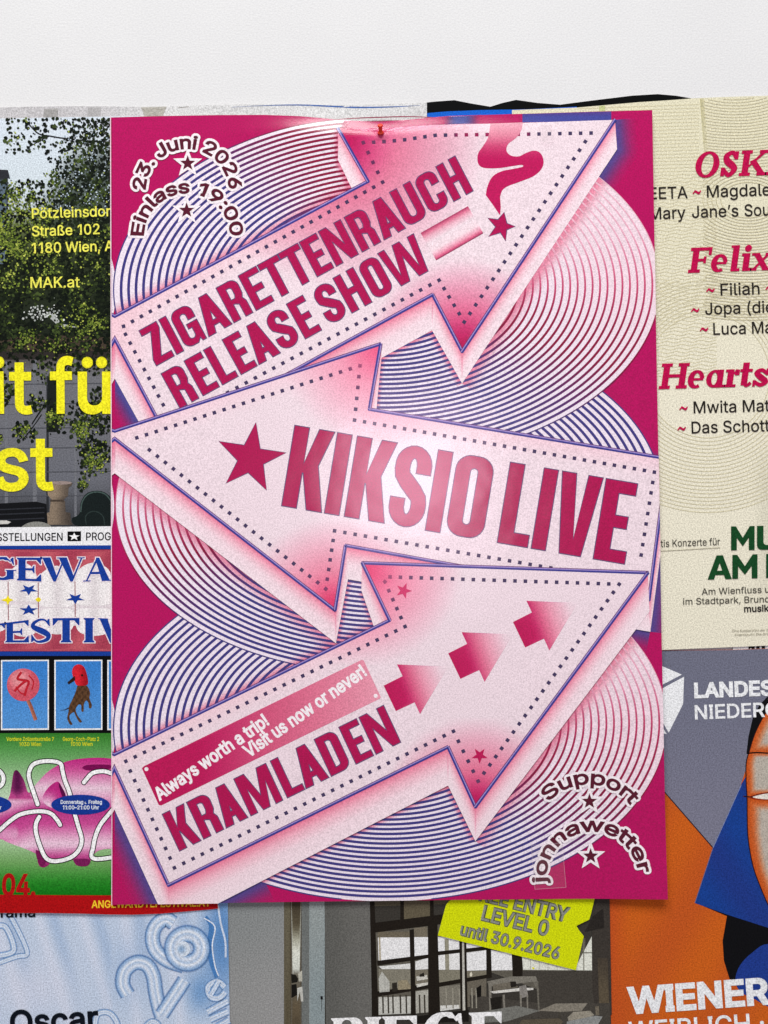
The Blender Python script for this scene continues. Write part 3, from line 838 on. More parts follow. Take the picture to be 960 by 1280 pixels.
    for i in range(9):
        t = i / 8
        a = (c0[0] + (c1[0] - c0[0]) * t, c0[1] + (c1[1] - c0[1]) * t); b = (c3[0] + (c2[0] - c3[0]) * t, c3[1] + (c2[1] - c3[1]) * t)
        rows.append([((a[0] + (b[0] - a[0]) * k, a[1] + (b[1] - a[1]) * k), c) for k, c in ((0, (170, 40, 92)), (.10, (224, 116, 148)), (.24, (240, 186, 202)), (.42, PALE), (.68, (247, 222, 230)), (.82, (243, 176, 196)), (.93, (226, 100, 140)), (1, (130, 26, 70)))])
    g.quads(rows); P.add('cigarette', g, 11.3, parent=a1)
    # slogan plate
    g = Geo()
    pl = [(177.9, 959.8), (180.5, 957.2), (452, 824.6), (454.6, 825.4), (476, 871), (475.2, 873), (202, 1006.3), (199, 1005.6)]
    g.fill([pl], lambda x, y: ramp([(180, (190, 8, 84)), (250, (192, 14, 88)), (330, (214, 84, 124)), (400, (228, 120, 150)), (476, (238, 158, 178))], x), step=10)
    plate = P.add('slogan_plate', g, 19.2, parent=a3)
    for c in ((183.6, 960.8), (469.6, 869.6)):
        g = Geo(); g.fill([circle(c[0], c[1], 2.5)], (250, 238, 243)); P.add('rivet', g, 19.7, parent=a3)
    P.words('Always worth a trip!', (199.5, 1000.5), (337.5, 904.5), 15.6, (252, 244, 248), .03, 20, a3)
    P.words('Visit us now or never!', (311, 947), (459.5, 843), 15.6, (252, 244, 248), .03, 20.3, a3)
    # little arrows
    for dx, dy in ((-80.6, 40.3), (0, 0), (80.8, -39.2)):
        q = [(560.2, 816.5), (583.8, 804.6), (576.9, 790), (640.5, 793), (605.6, 852), (598.8, 837.3), (575.4, 848.3)]
        g = Geo(); g.fill([[(x + dx, y + dy) for x, y in q]], lambda x, y: ramp([(0, (190, 8, 84)), (22, (196, 20, 92)), (34, (224, 100, 138)), (48, (240, 162, 184)), (72, PALE)], (x - dx - 566) * .88 - (y - dy - 838) * .30), step=6)
        P.add('small_arrow', g, 19.3, parent=a3)
    for cx, cy, rot, c in ((504.6, 738.3, .35, (214, 44, 104)), (599.4, 944, .63, (192, 14, 84))):
        g = Geo(); g.fill([star(cx, cy, 10.5, rot)], c); P.add('star', g, 19.4, parent=a3)
    # --- corner texts with their white edge
    DK, WH = (88, 14, 40), (250, 240, 245)
    for cx, cy, r, a0, a1_, s, cap in ((234.2, 238.5, 52.5, -88, 87, '23. Juni 2026', 15.5), (233.8, 296, 54.5, -88, 88, 'Einlass 19:00', 15.5), (735, 1046, 66.5, -47, 52, 'Support', 16.5), (740, 1096, 57.5, -97, 83, 'jonnawetter', 16.5)):
        g = Geo(); arctext(g, s, cx, cy, r, a0, a1_, cap, WH, 4.0); P.add('lettering_edge', g, 8.2)
        g = Geo(); arctext(g, s, cx, cy, r, a0, a1_, cap, DK, .92); P.add('lettering', g, 9.6)
    for cx, cy in ((234.8, 204.5), (233.5, 263.3), (736.5, 1001.3), (738, 1069.6)):
        g = Geo(); g.fill([star(cx, cy, 19, 0, .42)], WH); o = P.add('star_edge', g, 9)
        g = Geo(); g.fill([star(cx, cy, 10, 0, .42)], DK); P.add('star', g, 9.8)
        # clear tape laid over the sheet
    for q, lab, al in (([(664, 1056.5), (702.5, 1053.5), (707.5, 1109), (668.5, 1111.5)], 'clear tape patch low on the magenta poster beside the word jonnawetter', .045), ([(674.5, 154.5), (689.5, 153.5), (692, 178), (684, 181.5), (676, 176)], 'greyish tape scrap on the dotted border near the top arrow tip', .10)):
        T = Poster('tape_piece', lab, 'tape', .0068 + .0018, q[0], disp, GLOSS, GLOSSA, group='clear tape pieces on the magenta poster')
        g = Geo(); g.fill([q], (226, 214, 216, al), step=9)
        n = len(q)
        for a, b in zip(q, q[1:] + q[:1]): g.raw(stroke([a, b], .7), [[0, 1, 2, 3]], (248, 226, 236, .25), .00002)
        T.add('tape_film', g, 1, alpha=True)
    return P
PINK = main_poster()

# ================================================================ push pin
def push_pin():
    root = bpy.data.objects.new('push_pin', None); COL.objects.link(root); root.empty_display_size = .01
    base = Vector(wp(476.0, 167.4, 0.0068 - 0.0008)); root.location = base
    tag(root, 'red plastic push pin holding the top edge of the magenta poster', 'push pin')
    m = bpy.data.materials.new('red_plastic'); m.use_nodes = True
    nt = m.node_tree; b = nt.nodes['Principled BSDF']; b.inputs['Roughness'].default_value = .45
    nz = nt.nodes.new('ShaderNodeTexNoise'); nz.inputs['Scale'].default_value = 600
    cr = nt.nodes.new('ShaderNodeValToRGB'); cr.color_ramp.elements[0].color = (.80, .030, .008, 1); cr.color_ramp.elements[1].color = (.95, .060, .015, 1)
    nt.links.new(nz.outputs['Fac'], cr.inputs['Fac']); nt.links.new(cr.outputs['Color'], b.inputs['Base Color'])
    ms = bpy.data.materials.new('steel'); ms.use_nodes = True
    bs = ms.node_tree.nodes['Principled BSDF']; bs.inputs['Metallic'].default_value = 1; bs.inputs['Roughness'].default_value = .25
    nzs = ms.node_tree.nodes.new('ShaderNodeTexNoise'); nzs.inputs['Scale'].default_value = 300
    ms.node_tree.links.new(nzs.outputs['Color'], bs.inputs['Base Color'])
    ax = Vector((-0.07, -0.78, 0.62)).normalized()
    u = ax.cross(Vector((1, 0, 0))).normalized(); w = ax.cross(u)
    def lathe(name, prof, mat, n=28):
        vs, fs = [], []
        for r, h in prof:
            for k in range(n):
                t = 2 * math.pi * k / n
                vs.append(tuple(ax * h + (u * math.cos(t) + w * math.sin(t)) * max(r, 1e-6)))
        for i in range(len(prof) - 1):
            for k in range(n):
                fs.append([i * n + k, i * n + (k + 1) % n, (i + 1) * n + (k + 1) % n, (i + 1) * n + k])
        fs.append(list(range(n))[::-1]); fs.append([(len(prof) - 1) * n + k for k in range(n)])
        me = bpy.data.meshes.new(name); me.from_pydata(vs, [], fs); me.update()
        for p in me.polygons: p.use_smooth = True
        me.materials.append(mat)
        o = bpy.data.objects.new(name, me); COL.objects.link(o); o.parent = root
    q = .00088
    lathe('pin_head', [(.2 * q, .6 * q), (2.5 * q, .7 * q), (2.9 * q, 1.0 * q), (2.9 * q, 1.4 * q), (2.5 * q, 1.8 * q), (1.9 * q, 2.2 * q), (1.6 * q, 3.6 * q), (1.65 * q, 5.4 * q), (2.0 * q, 6.8 * q), (2.35 * q, 7.4 * q), (2.45 * q, 8.0 * q), (2.2 * q, 8.5 * q), (1.2 * q, 8.7 * q), (.1 * q, 8.75 * q)], m)
    lathe('needle', [(.05 * q, -6.0 * q), (.45 * q, -4.5 * q), (.45 * q, .8 * q)], ms, 12)
push_pin()

# ================================================================ sheets along the top, behind
def sheet(P, outline, col, layer=0, step=24, thick=.00025, name='paper_sheet'):
    g = Geo(); g.fill([outline], col, step=step)
    return P.add(name, g, layer, thick=thick)
def top_sheets():
    P = Poster('black_poster', 'black poster with a wavy torn top edge showing above the magenta poster', 'poster', .0012, (700, 300))
    sheet(P, [(520, 129.5), (545, 126.8), (568, 125.2), (590, 129.5), (613, 133.3), (628, 128.6), (645, 124.8), (672, 128.6), (700, 130.8), (740, 125.6), (790, 119.5), (822, 117.6), (845, 119.6), (866, 123.2), (880, 320), (880, 480), (520, 480)], (5, 6, 7), step=16)
    P = Poster('blue_poster', 'bright blue poster edge peeking between black poster and magenta poster', 'poster', .0018, (620, 300))
    sheet(P, [(440, 151.5), (480, 147), (520, 142.5), (560, 139.2), (600, 137.6), (660, 136.6), (721, 133.4), (724, 420), (440, 420)], (22, 98, 205), step=16)
    def wav(x, y): return .0009 * math.sin(x / 38.0) * sstep(160, 128, y)
    P = Poster('white_poster', 'pale grey paper strip with thin blue line, top edge left of black poster', 'poster', .0024, (260, 300), wav)
    top = [(-80, 135), (-20, 134.6), (60, 133.6), (130, 132.6), (177, 133), (240, 132), (300, 131), (375, 130), (450, 130.6), (500, 129.8), (533.5, 128.8)]
    g = Geo(); g.fill([top + [(535, 400), (-80, 400)]], lambda x, y: mix((196, 194, 196), (214, 214, 214), sstep(120, 250, x)), step=12)
    P.add('paper_sheet', g, 0, thick=.0002)
    g = Geo()
    p = smooth([(290, 134.6), (330, 132.4), (375, 131), (420, 132.6), (450, 134), (490, 133.8), (525, 132.4)], 6)
    w = [max(.3, 2.2 * math.sin(math.pi * i / (len(p) - 1)) * (.5 + .8 * i / len(p))) for i in range(len(p))]
    g.fill([stroke(p, w)], (70, 102, 165)); P.add('blue_line', g, 1)
    g = Geo()
    for a, b in (((176, 134), (184, 141)), ((184, 141), (191, 135)), ((191, 135), (203, 137.5)), ((188, 140.5), (201, 146)), ((222, 134.6), (236, 133.4))):
        g.raw(stroke([a, b], .7), [[0, 1, 2, 3]], (150, 146, 140))
    P.add('crease', g, 1)
    # strips of tape over the top edge
    for k, (q, lab) in enumerate([([(55.5, 136.5), (73, 136), (71.5, 147.5), (54, 147.8)], 'small grey translucent tape piece above the photo of trees'), ([(176, 133.4), (208, 132.6), (203, 145.6), (181, 146.2)], 'crumpled clear tape piece above the top left corner of magenta poster'), ([(110, 133.4), (126, 133.2), (125, 146), (109, 146.4)], 'faint clear tape piece just left of the magenta poster corner')]):
        T = Poster('tape_piece', lab, 'tape', .0026 + .0001, (q[0][0], q[0][1]), wav, group='tape pieces on the top paper strip')
        g = Geo(); g.fill([q], ((176, 174, 172, .75), (186, 182, 170, .6), (192, 190, 190, .6))[k], step=5)
        o = T.add('tape_film', g, 2, alpha=True)
top_sheets()

# ================================================================ left: the poster with the photo of trees and a facade
def scatter(P, name, n, place, shape, col, layer, zr=.00007, parent=None):
    g = Geo(); k = 0
    for _ in range(n * 6):
        if k >= n: break
        q = place()
        if q is None: continue
        pts = shape(*q)
        g.raw(pts, [list(range(len(pts)))], col(*q), rnd.random() * zr); k += 1
    return P.add(name, g, layer, parent=parent)
def blob(x, y, r, n=6, a=1.0):
    t0 = rnd.random() * 6.3; an = rnd.random() * 3.1
    o = []
    for i in range(n):
        t = t0 + 6.283 * i / n; rr = r * (.6 + .6 * rnd.random())
        u, v = rr * math.cos(t), rr * a * math.sin(t)
        o.append((x + u * math.cos(an) - v * math.sin(an), y + u * math.sin(an) + v * math.cos(an)))
    return o
def garden_poster():
    P = Poster('garden_photo_poster', 'poster with photo of dark trees and grey facade under yellow lettering MAK.at', 'poster', .0032, (40, 400))
    X0, X1 = -90, 176
    def bgc(x, y):
        sky = (212, 222, 232)
        c = ramp([(147, sky), (258, (205, 216, 222)), (285, (96, 106, 64)), (330, (44, 52, 34)), (425, (30, 36, 28)), (442, (76, 70, 66)), (470, (112, 113, 118)), (520, (110, 111, 117)), (600, (106, 108, 116)), (660, (56, 58, 62))], y)
        if y < 300: c = mix(c, (40, 50, 40), .75 * sstep(70, 120, x + (y - 190) * .5) * sstep(165, 215, y))
        return c
    sheet(P, [(X0, 149.8), (0, 148.2), (80, 146.6), (X1, 145), (X1, 672), (X0, 672)], bgc, step=7)
    ph = P.root
    g = Geo()
    g.fill([[(-20, 211), (10, 212.5), (13, 224), (10, 223), (9.5, 330), (-20, 330)]], lambda x, y: (44, 46, 52) if y < 224 else (92, 108, 122), step=5)     # corner of a house
    g.fill([[(X0, 434), (40, 418), (100, 420), (X1, 424), (X1, 440), (X0, 442)]], (70, 60, 50))
    g.fill([[(X0, 440), (X1, 438), (X1, 447), (X0, 451)]], (48, 44, 42), z=.00004)
    g.fill([[(75, 396), (92, 396), (97, 408), (74, 406)]], (20, 30, 38), z=.00004)
    g.fill([[(64, 390), (72, 398), (77, 405), (97, 407.5), (97, 409.5), (74, 408.5), (62, 397)]], (176, 180, 176), z=.00006)
    for x, w, y0, y1 in ((6, 4, 452, 655), (41, 5, 450, 655), (58, 3, 470, 640), (93, 3, 446, 650)):
        g.fill([[(x, y0), (x + w, y0), (x + w, y1), (x, y1)]], (112, 114, 120) if x != 58 else (46, 48, 52), z=.00003)
    for y in (480, 505, 535, 560, 590, 620):
        g.fill([[(0, y), (X1, y - 2), (X1, y - .8), (0, y + 1.2)]], (80, 82, 88), z=.00005)
    g.fill([[(60, 470), (70, 462), (78, 475), (78, 520), (72, 540), (58, 540)]], (28, 32, 30), z=.00006)
    g.fill([[(X0, 634), (45, 627), (58, 630), (60, 660), (X0, 664)]], (20, 21, 24), z=.00007)
    for y in (637, 643, 650): g.fill([[(X0, y + 3), (55, y - 3), (56, y - 1.6), (X0, y + 4.6)]], (46, 48, 54), z=.00008)
    g.fill([[(-30, 651), (8, 650.5), (14, 652.5), (10, 655), (-30, 656)]], (206, 204, 198), z=.0001)
    g.fill([circle(46, 664, 21, 12)], (136, 136, 130), clip=[(0, 600), (100, 600), (100, 660.5), (0, 660.5)], z=.0001)
    P.add('facade', g, 1)
    g = Geo()
    pot = [(63, 603), (91, 604), (89, 607.5), (86, 609), (85, 620), (79, 625), (81.5, 626.5), (82, 640), (88, 641), (89, 652), (91, 656), (59, 656), (58, 642), (62, 640), (63.5, 627), (65, 625), (60, 619), (59, 611)]
    g.fill([pot], lambda x, y: mix((150, 132, 112), (74, 66, 60), sstep(66, 88, x) * .8 + .2 * (y > 620)), step=3)
    g.fill([circle(76, 603.6, 14, 2.2)], (150, 134, 128), z=.00004); g.fill([[(63, 624.6), (80, 624.6), (80, 627), (63, 627)]], (70, 60, 52), z=.00005)
    P.add('stone_urn', g, 2)
    g = Geo()
    g.fill([smooth([(100, 640), (101, 628), (108, 617), (120, 613.5), (132, 616), (141, 626), (146, 645), (146, 658), (104, 658), (92, 655), (90, 648), (96, 645)], 4, True)], (24, 32, 32))
    g.fill([stroke(smooth([(101, 640), (103, 627), (110, 618), (121, 615), (132, 618), (140, 628)], 5), 1.5)], (70, 88, 84), z=.00004)
    g.fill([stroke(smooth([(108, 656), (107, 646), (113, 640), (122, 640), (129, 646), (131, 657)], 5), 1.2)], (46, 58, 56), z=.00004)
    P.add('garden_chair', g, 2)
    # branches
    g = Geo()
    for p, w in (([(138, 178), (110, 176), (80, 173), (62, 170), (48, 167), (36, 155)], 1.6), ([(62, 170), (50, 176), (36, 184)], 1), ([(110, 176), (100, 168), (90, 160)], 1), ([(138, 185), (120, 182), (100, 178)], 1.2),
                 ([(-10, 322), (20, 305), (60, 294), (100, 292), (140, 300)], 1.8), ([(-10, 430), (30, 408), (60, 388), (90, 372), (140, 340)], 2.2), ([(-5, 440), (40, 412), (70, 386)], 1.4), ([(10, 448), (50, 404), (80, 380), (100, 372)], 1.6), ([(20, 440), (34, 424), (44, 406)], 1.4),
                 ([(138, 330), (110, 332), (80, 345)], 1.5), ([(92, 445), (104, 432), (120, 420), (140, 400)], 1.5), ([(98, 450), (108, 438), (124, 422)], 1.1), ([(112, 455), (121, 430), (126, 405)], 1.1), ([(40, 530), (52, 512), (64, 498)], 1.6), ([(30, 548), (44, 530), (52, 518)], 1.2), ([(110, 560), (112, 530), (122, 515), (138, 505)], 1.4), ([(104, 295), (100, 318), (102, 345)], 1.6), ([(40, 435), (44, 415), (42, 405)], .9)):
        g.fill([stroke(smooth(p, 4), w)], (18, 20, 17), z=rnd.random() * .00003)
    P.add('branch_print', g, 3)
    # foliage: dark mass then sunlit leaves
    def dens(x, y):
        if y < 200: return .25 + .75 * sstep(60, 132, x) if (x > 10 and not (x < 60 and y > 190)) else (.12 if x > 6 and y < 192 else 0)
        if y < 262: return sstep(58, 100, x + (y - 200) * .45) * .95 + (.5 if (y > 222 + (40 - x) * -.2 and x < 55 and y > 225) else 0)
        if y < 440: return 1.0 if not (30 < x < 74 and 374 < y < 404) else .25
        if y < 470: return .35 + .25 * (x > 90)
        if y < 640:
            d = 0
            for cx, cy, rx, ry in ((45, 503, 16, 14), (30, 540, 18, 16), (70, 525, 16, 24), (100, 525, 18, 30), (125, 515, 18, 40), (112, 565, 20, 36), (128, 570, 14, 26), (8, 490, 14, 18), (0, 548, 7, 8), (104, 605, 10, 10), (60, 470, 14, 16)):
                d = max(d, 1 - math.hypot((x - cx) / rx, (y - cy) / ry))
            return min(1, d * 1.7)
        return 0
    nse = lambda x, y: math.sin(x * .13 + 1.7 * math.sin(y * .071 + .4)) + math.sin(y * .11 + 1.3 * math.sin(x * .09 + 2)) + .6 * math.sin(x * .31 + y * .23)
    def place(dark):
        def f():
            x, y = rnd.uniform(-12, 142), rnd.uniform(148, 640)
            if rnd.random() > dens(x, y): return None
            if not dark:
                s = .05
                for cx, cy, rx, ry, k in ((30, 165, 22, 24, .7), (12, 178, 10, 8, .6), (62, 220, 12, 14, .9), (22, 240, 16, 18, 1), (28, 268, 46, 44, 1.4), (8, 295, 40, 44, 1.4), (50, 320, 40, 30, .8), (108, 330, 30, 16, .6), (105, 400, 34, 28, 1), (128, 290, 14, 20, .5), (70, 435, 22, 16, 1), (35, 425, 16, 18, .7), (20, 345, 40, 26, .5), (45, 503, 16, 12, 1), (26, 538, 16, 14, 1), (60, 520, 16, 16, .9), (75, 525, 16, 14, .8), (105, 540, 34, 26, .7), (118, 575, 20, 26, 1), (104, 603, 10, 10, .9), (0, 548, 7, 9, 1)):
                    s = max(s, k * (1 - math.hypot((x - cx) / rx, (y - cy) / ry)))
                if rnd.random() > s * (.35 + 1.1 * sstep(-.4, 1.2, nse(x, y))): return None
            return (x, y)
        return f
    scatter(P, 'dark_foliage', 6500, place(True), lambda x, y: blob(x, y, rnd.uniform(.8, 2.9), 6), lambda x, y: mix((12, 18, 14), (74, 90, 44), rnd.random() ** 1.4 * (.25 + .75 * sstep(-1.2, 1.2, nse(x, y)))), 4)
    scatter(P, 'sunlit_leaves', 4200, place(False), lambda x, y: blob(x, y, rnd.uniform(.5, 1.7), 5), lambda x, y: mix((84, 104, 36), (208, 214, 100), rnd.random() ** 1.5 * (.35 + .65 * (.5 + .5 * math.sin(x * .31 + 1) * math.sin(y * .27)))), 6)
    def gaps():
        x, y = rnd.uniform(40, 138), rnd.uniform(160, 268)
        if x + (y - 160) * .3 < 80: return None
        return (x, y)
    scatter(P, 'sky_gaps', 240, gaps, lambda x, y: blob(x, y, rnd.uniform(.4, 1.3), 5), lambda x, y: mix((150, 168, 182), (206, 218, 228), rnd.random()), 7)
    def gaps2():
        x, y = rnd.gauss(50, 12), rnd.gauss(392, 7)
        return (x, y)
    scatter(P, 'light_gaps', 70, gaps2, lambda x, y: blob(x, y, rnd.uniform(.5, 1.8), 5), lambda x, y: mix((140, 146, 140), (226, 230, 226), rnd.random()), 7)
    YL = (244, 236, 40); Y2 = (236, 232, 92)
    text_ = lambda g, s_, a, b, c, col, bo: P.words(s_, a, b, c, col, bo, 9)
    text_(g, 'Pötzleinsdor', (40.3, 273.3), (138.6, 270.2), 12.6, Y2, .012)
    text_(g, 'Straße 102', (40.3, 295.6), (125, 292.6), 12.6, Y2, .012)
    text_(g, '1180 Wien, A', (40.2, 316.8), (142.5, 313.6), 12.6, Y2, .012)
    text_(g, 'MAK.at', (38.4, 360.0), (100, 359.2), 13.2, Y2, .009)
    g = Geo()
    for ch, a, b, y in (('i', -5, 6.8, 515.4), ('t', 12, 41, 516), ('f', 63, 92.6, 515.4), ('ü', 97.6, 139.6, 515.6)):
        text(g, ch, (a, y), (b, y - .2), 65.5, YL, .016)
    for ch, a, b, y in (('s', -7, 36.2, 611.6), ('t', 38.4, 67.6, 611.4)):
        text(g, ch, (a, y), (b, y - .2), 65.5, YL, .016)
    P.add('large_lettering', g, 9)
garden_poster()

# ================================================================ serif capitals
def serif(ch, w, shear=0.0):
    """high-contrast serif capital, height 1, width w: list of outlines, list of holes"""
    s, t = .31, .10
    bar = lambda x0, x1, y0, y1: [(x0, y0), (x1, y0), (x1, y1), (x0, y1)]
    foot = lambda x, sw, y, d: [(x - .07, y), (x + sw + .07, y), (x + sw + .07, y + d * .035), (x + sw, y + d * .10), (x, y + d * .10), (x - .07, y + d * .035)]
    stem = lambda x: [bar(x, x + s, 0, 1), foot(x, s, 0, 1), foot(x, s, 1, -1)]
    P, H = [], []
    if ch == 'I': P = stem(w / 2 - s / 2)
    elif ch in 'EF':
        P = stem(.09) + [bar(.09, w - .03, 1 - t, 1), [(w - .20, 1 - t), (w - .03, .72), (w, .72), (w, 1), (w - .03, 1)], bar(.2, w * .68, .5 - t / 2, .5 + t / 2), [(w * .68 - .08, .5), (w * .68 + .02, .34), (w * .68 + .06, .34), (w * .68 + .06, .66), (w * .68 + .02, .66)]]
        if ch == 'E': P += [bar(.09, w - .03, 0, t), [(w - .22, t), (w - .03, .30), (w, .30), (w + .02, 0), (w - .03, 0)]]
    elif ch == 'T': P = [bar(w / 2 - s / 2, w / 2 + s / 2, 0, 1), foot(w / 2 - s / 2, s, 0, 1), bar(.02, w - .02, 1 - t, 1), [(0, 1), (0, .70), (.04, .70), (.22, 1 - t), (.22, 1)], [(w, 1), (w, .70), (w - .04, .70), (w - .22, 1 - t), (w - .22, 1)]]
    elif ch == 'V': P = [[(.04, 1), (.04 + s * 1.1, 1), (w / 2 + .1, .18), (w / 2 + .02, 0), (w / 2 - .06, 0)], [(w - .16, 1), (w - .09, 1), (w / 2 + .06, 0), (w / 2 - .02, .02)], bar(0, .40, .955, 1), bar(w - .3, w, .955, 1)]
    elif ch == 'W':
        a, b = w * .31, w * .70
        P = [[(.04, 1), (.04 + s * 1.1, 1), (a + .10, .2), (a + .02, 0), (a - .05, 0)], [(w * .50 - .02, .85), (w * .50 + .05, .85), (a + .05, 0), (a - .02, .02)], [(w * .40, 1), (w * .40 + s * 1.1, 1), (b + .10, .2), (b + .02, 0), (b - .05, 0)], [(w - .15, 1), (w - .08, 1), (b + .05, 0), (b - .02, .02)], bar(0, .38, .955, 1), bar(w * .37, w * .37 + .34, .955, 1), bar(w - .28, w, .955, 1)]
    elif ch == 'A': P = [[(.10, 0), (.17, 0), (w / 2 + .05, .96), (w / 2 - .03, 1)], [(w - .06 - s * 1.1, 0), (w - .06, 0), (w / 2 + .08, 1), (w / 2 - .06, 1), (w / 2 - .05, .82)], bar(w * .28, w * .68, .30, .30 + t), bar(0, .32, 0, .045), bar(w - .42, w, 0, .045)]
    elif ch in 'PB':
        P = stem(.09); o = rrect(.12, .44, w - .02, 1, .26, .28); P.append(o); H = [rrect(.30, .50, w - .02 - s, .94, .14, .21)]
        if ch == 'B': P.append(rrect(.12, 0, w, .52, .27, .26)); H.append(rrect(.30, .06, w - s, .45, .14, .19))
    elif ch in 'GC':
        c = [(w / 2 + (w / 2 - .10) * math.cos(R(a)), .5 + .47 * math.sin(R(a))) for a in range(40, 325, 15)]
        ws = [t + (s * 1.1 - t) * abs(math.cos(R(a))) ** 1.4 if a > 60 else .06 for a in range(40, 325, 15)]
        P = [stroke(c, ws), [(w - .16, .98), (w - .09, .98), (w - .06, .66), (w - .10, .66), (w - .24, .90)]]
        if ch == 'G': P += [bar(w - .10 - s * .95, w - .08, .03, .42), bar(w - .44, w + .04, .40, .445)]
        else: P += [[(w - .10, .34), (w - .06, .34), (w - .2, .1)]]
    elif ch == 'S':
        c = smooth([(w - .10, .74), (w * .72, .93), (w * .45, .965), (.16, .84), (.13, .68), (w * .42, .54), (w * .66, .44), (w - .12, .30), (w - .17, .13), (w * .5, .035), (w * .26, .07), (.07, .28)], 4)
        n = len(c)
        P = [stroke(c, [.06 + .19 * math.exp(-((i / n - .5) / .26) ** 2) for i in range(n)]), [(w - .12, .98), (w - .07, .98), (w - .05, .68), (w - .09, .68), (w - .2, .88)], [(.03, .02), (.08, .02), (.2, .12), (.08, .34), (.04, .34)]]
    return P, H
def serif_word(g, letters, col, shear=0.0, z=0.0, grow=0.0):
    """letters: (char, x0, x1, top0, top1, base0, base1) in pixels"""
    for ch, x0, x1, ta, tb, ba, bb in letters:
        h = ((ba + bb) - (ta + tb)) / 2; w = (x1 - x0) / h
        P, H = serif(ch, w)
        def T(q):
            u = q[0] / w; top = ta + (tb - ta) * u; base = ba + (bb - ba) * u
            return (x0 + q[0] * h + shear * q[1] * h, base + (top - base) * q[1])
        P = [[T(q) for q in p] for p in P]; H = [[T(q) for q in p] for p in H]
        v, f = tri(P, H)
        if grow: v, f = fatten(v, [t if sum(v[i][0] * v[j][1] - v[j][0] * v[i][1] for i, j in zip(t, t[1:] + t[:1])) > 0 else t[::-1] for t in f], grow)
        g.raw(v, f, col, z)

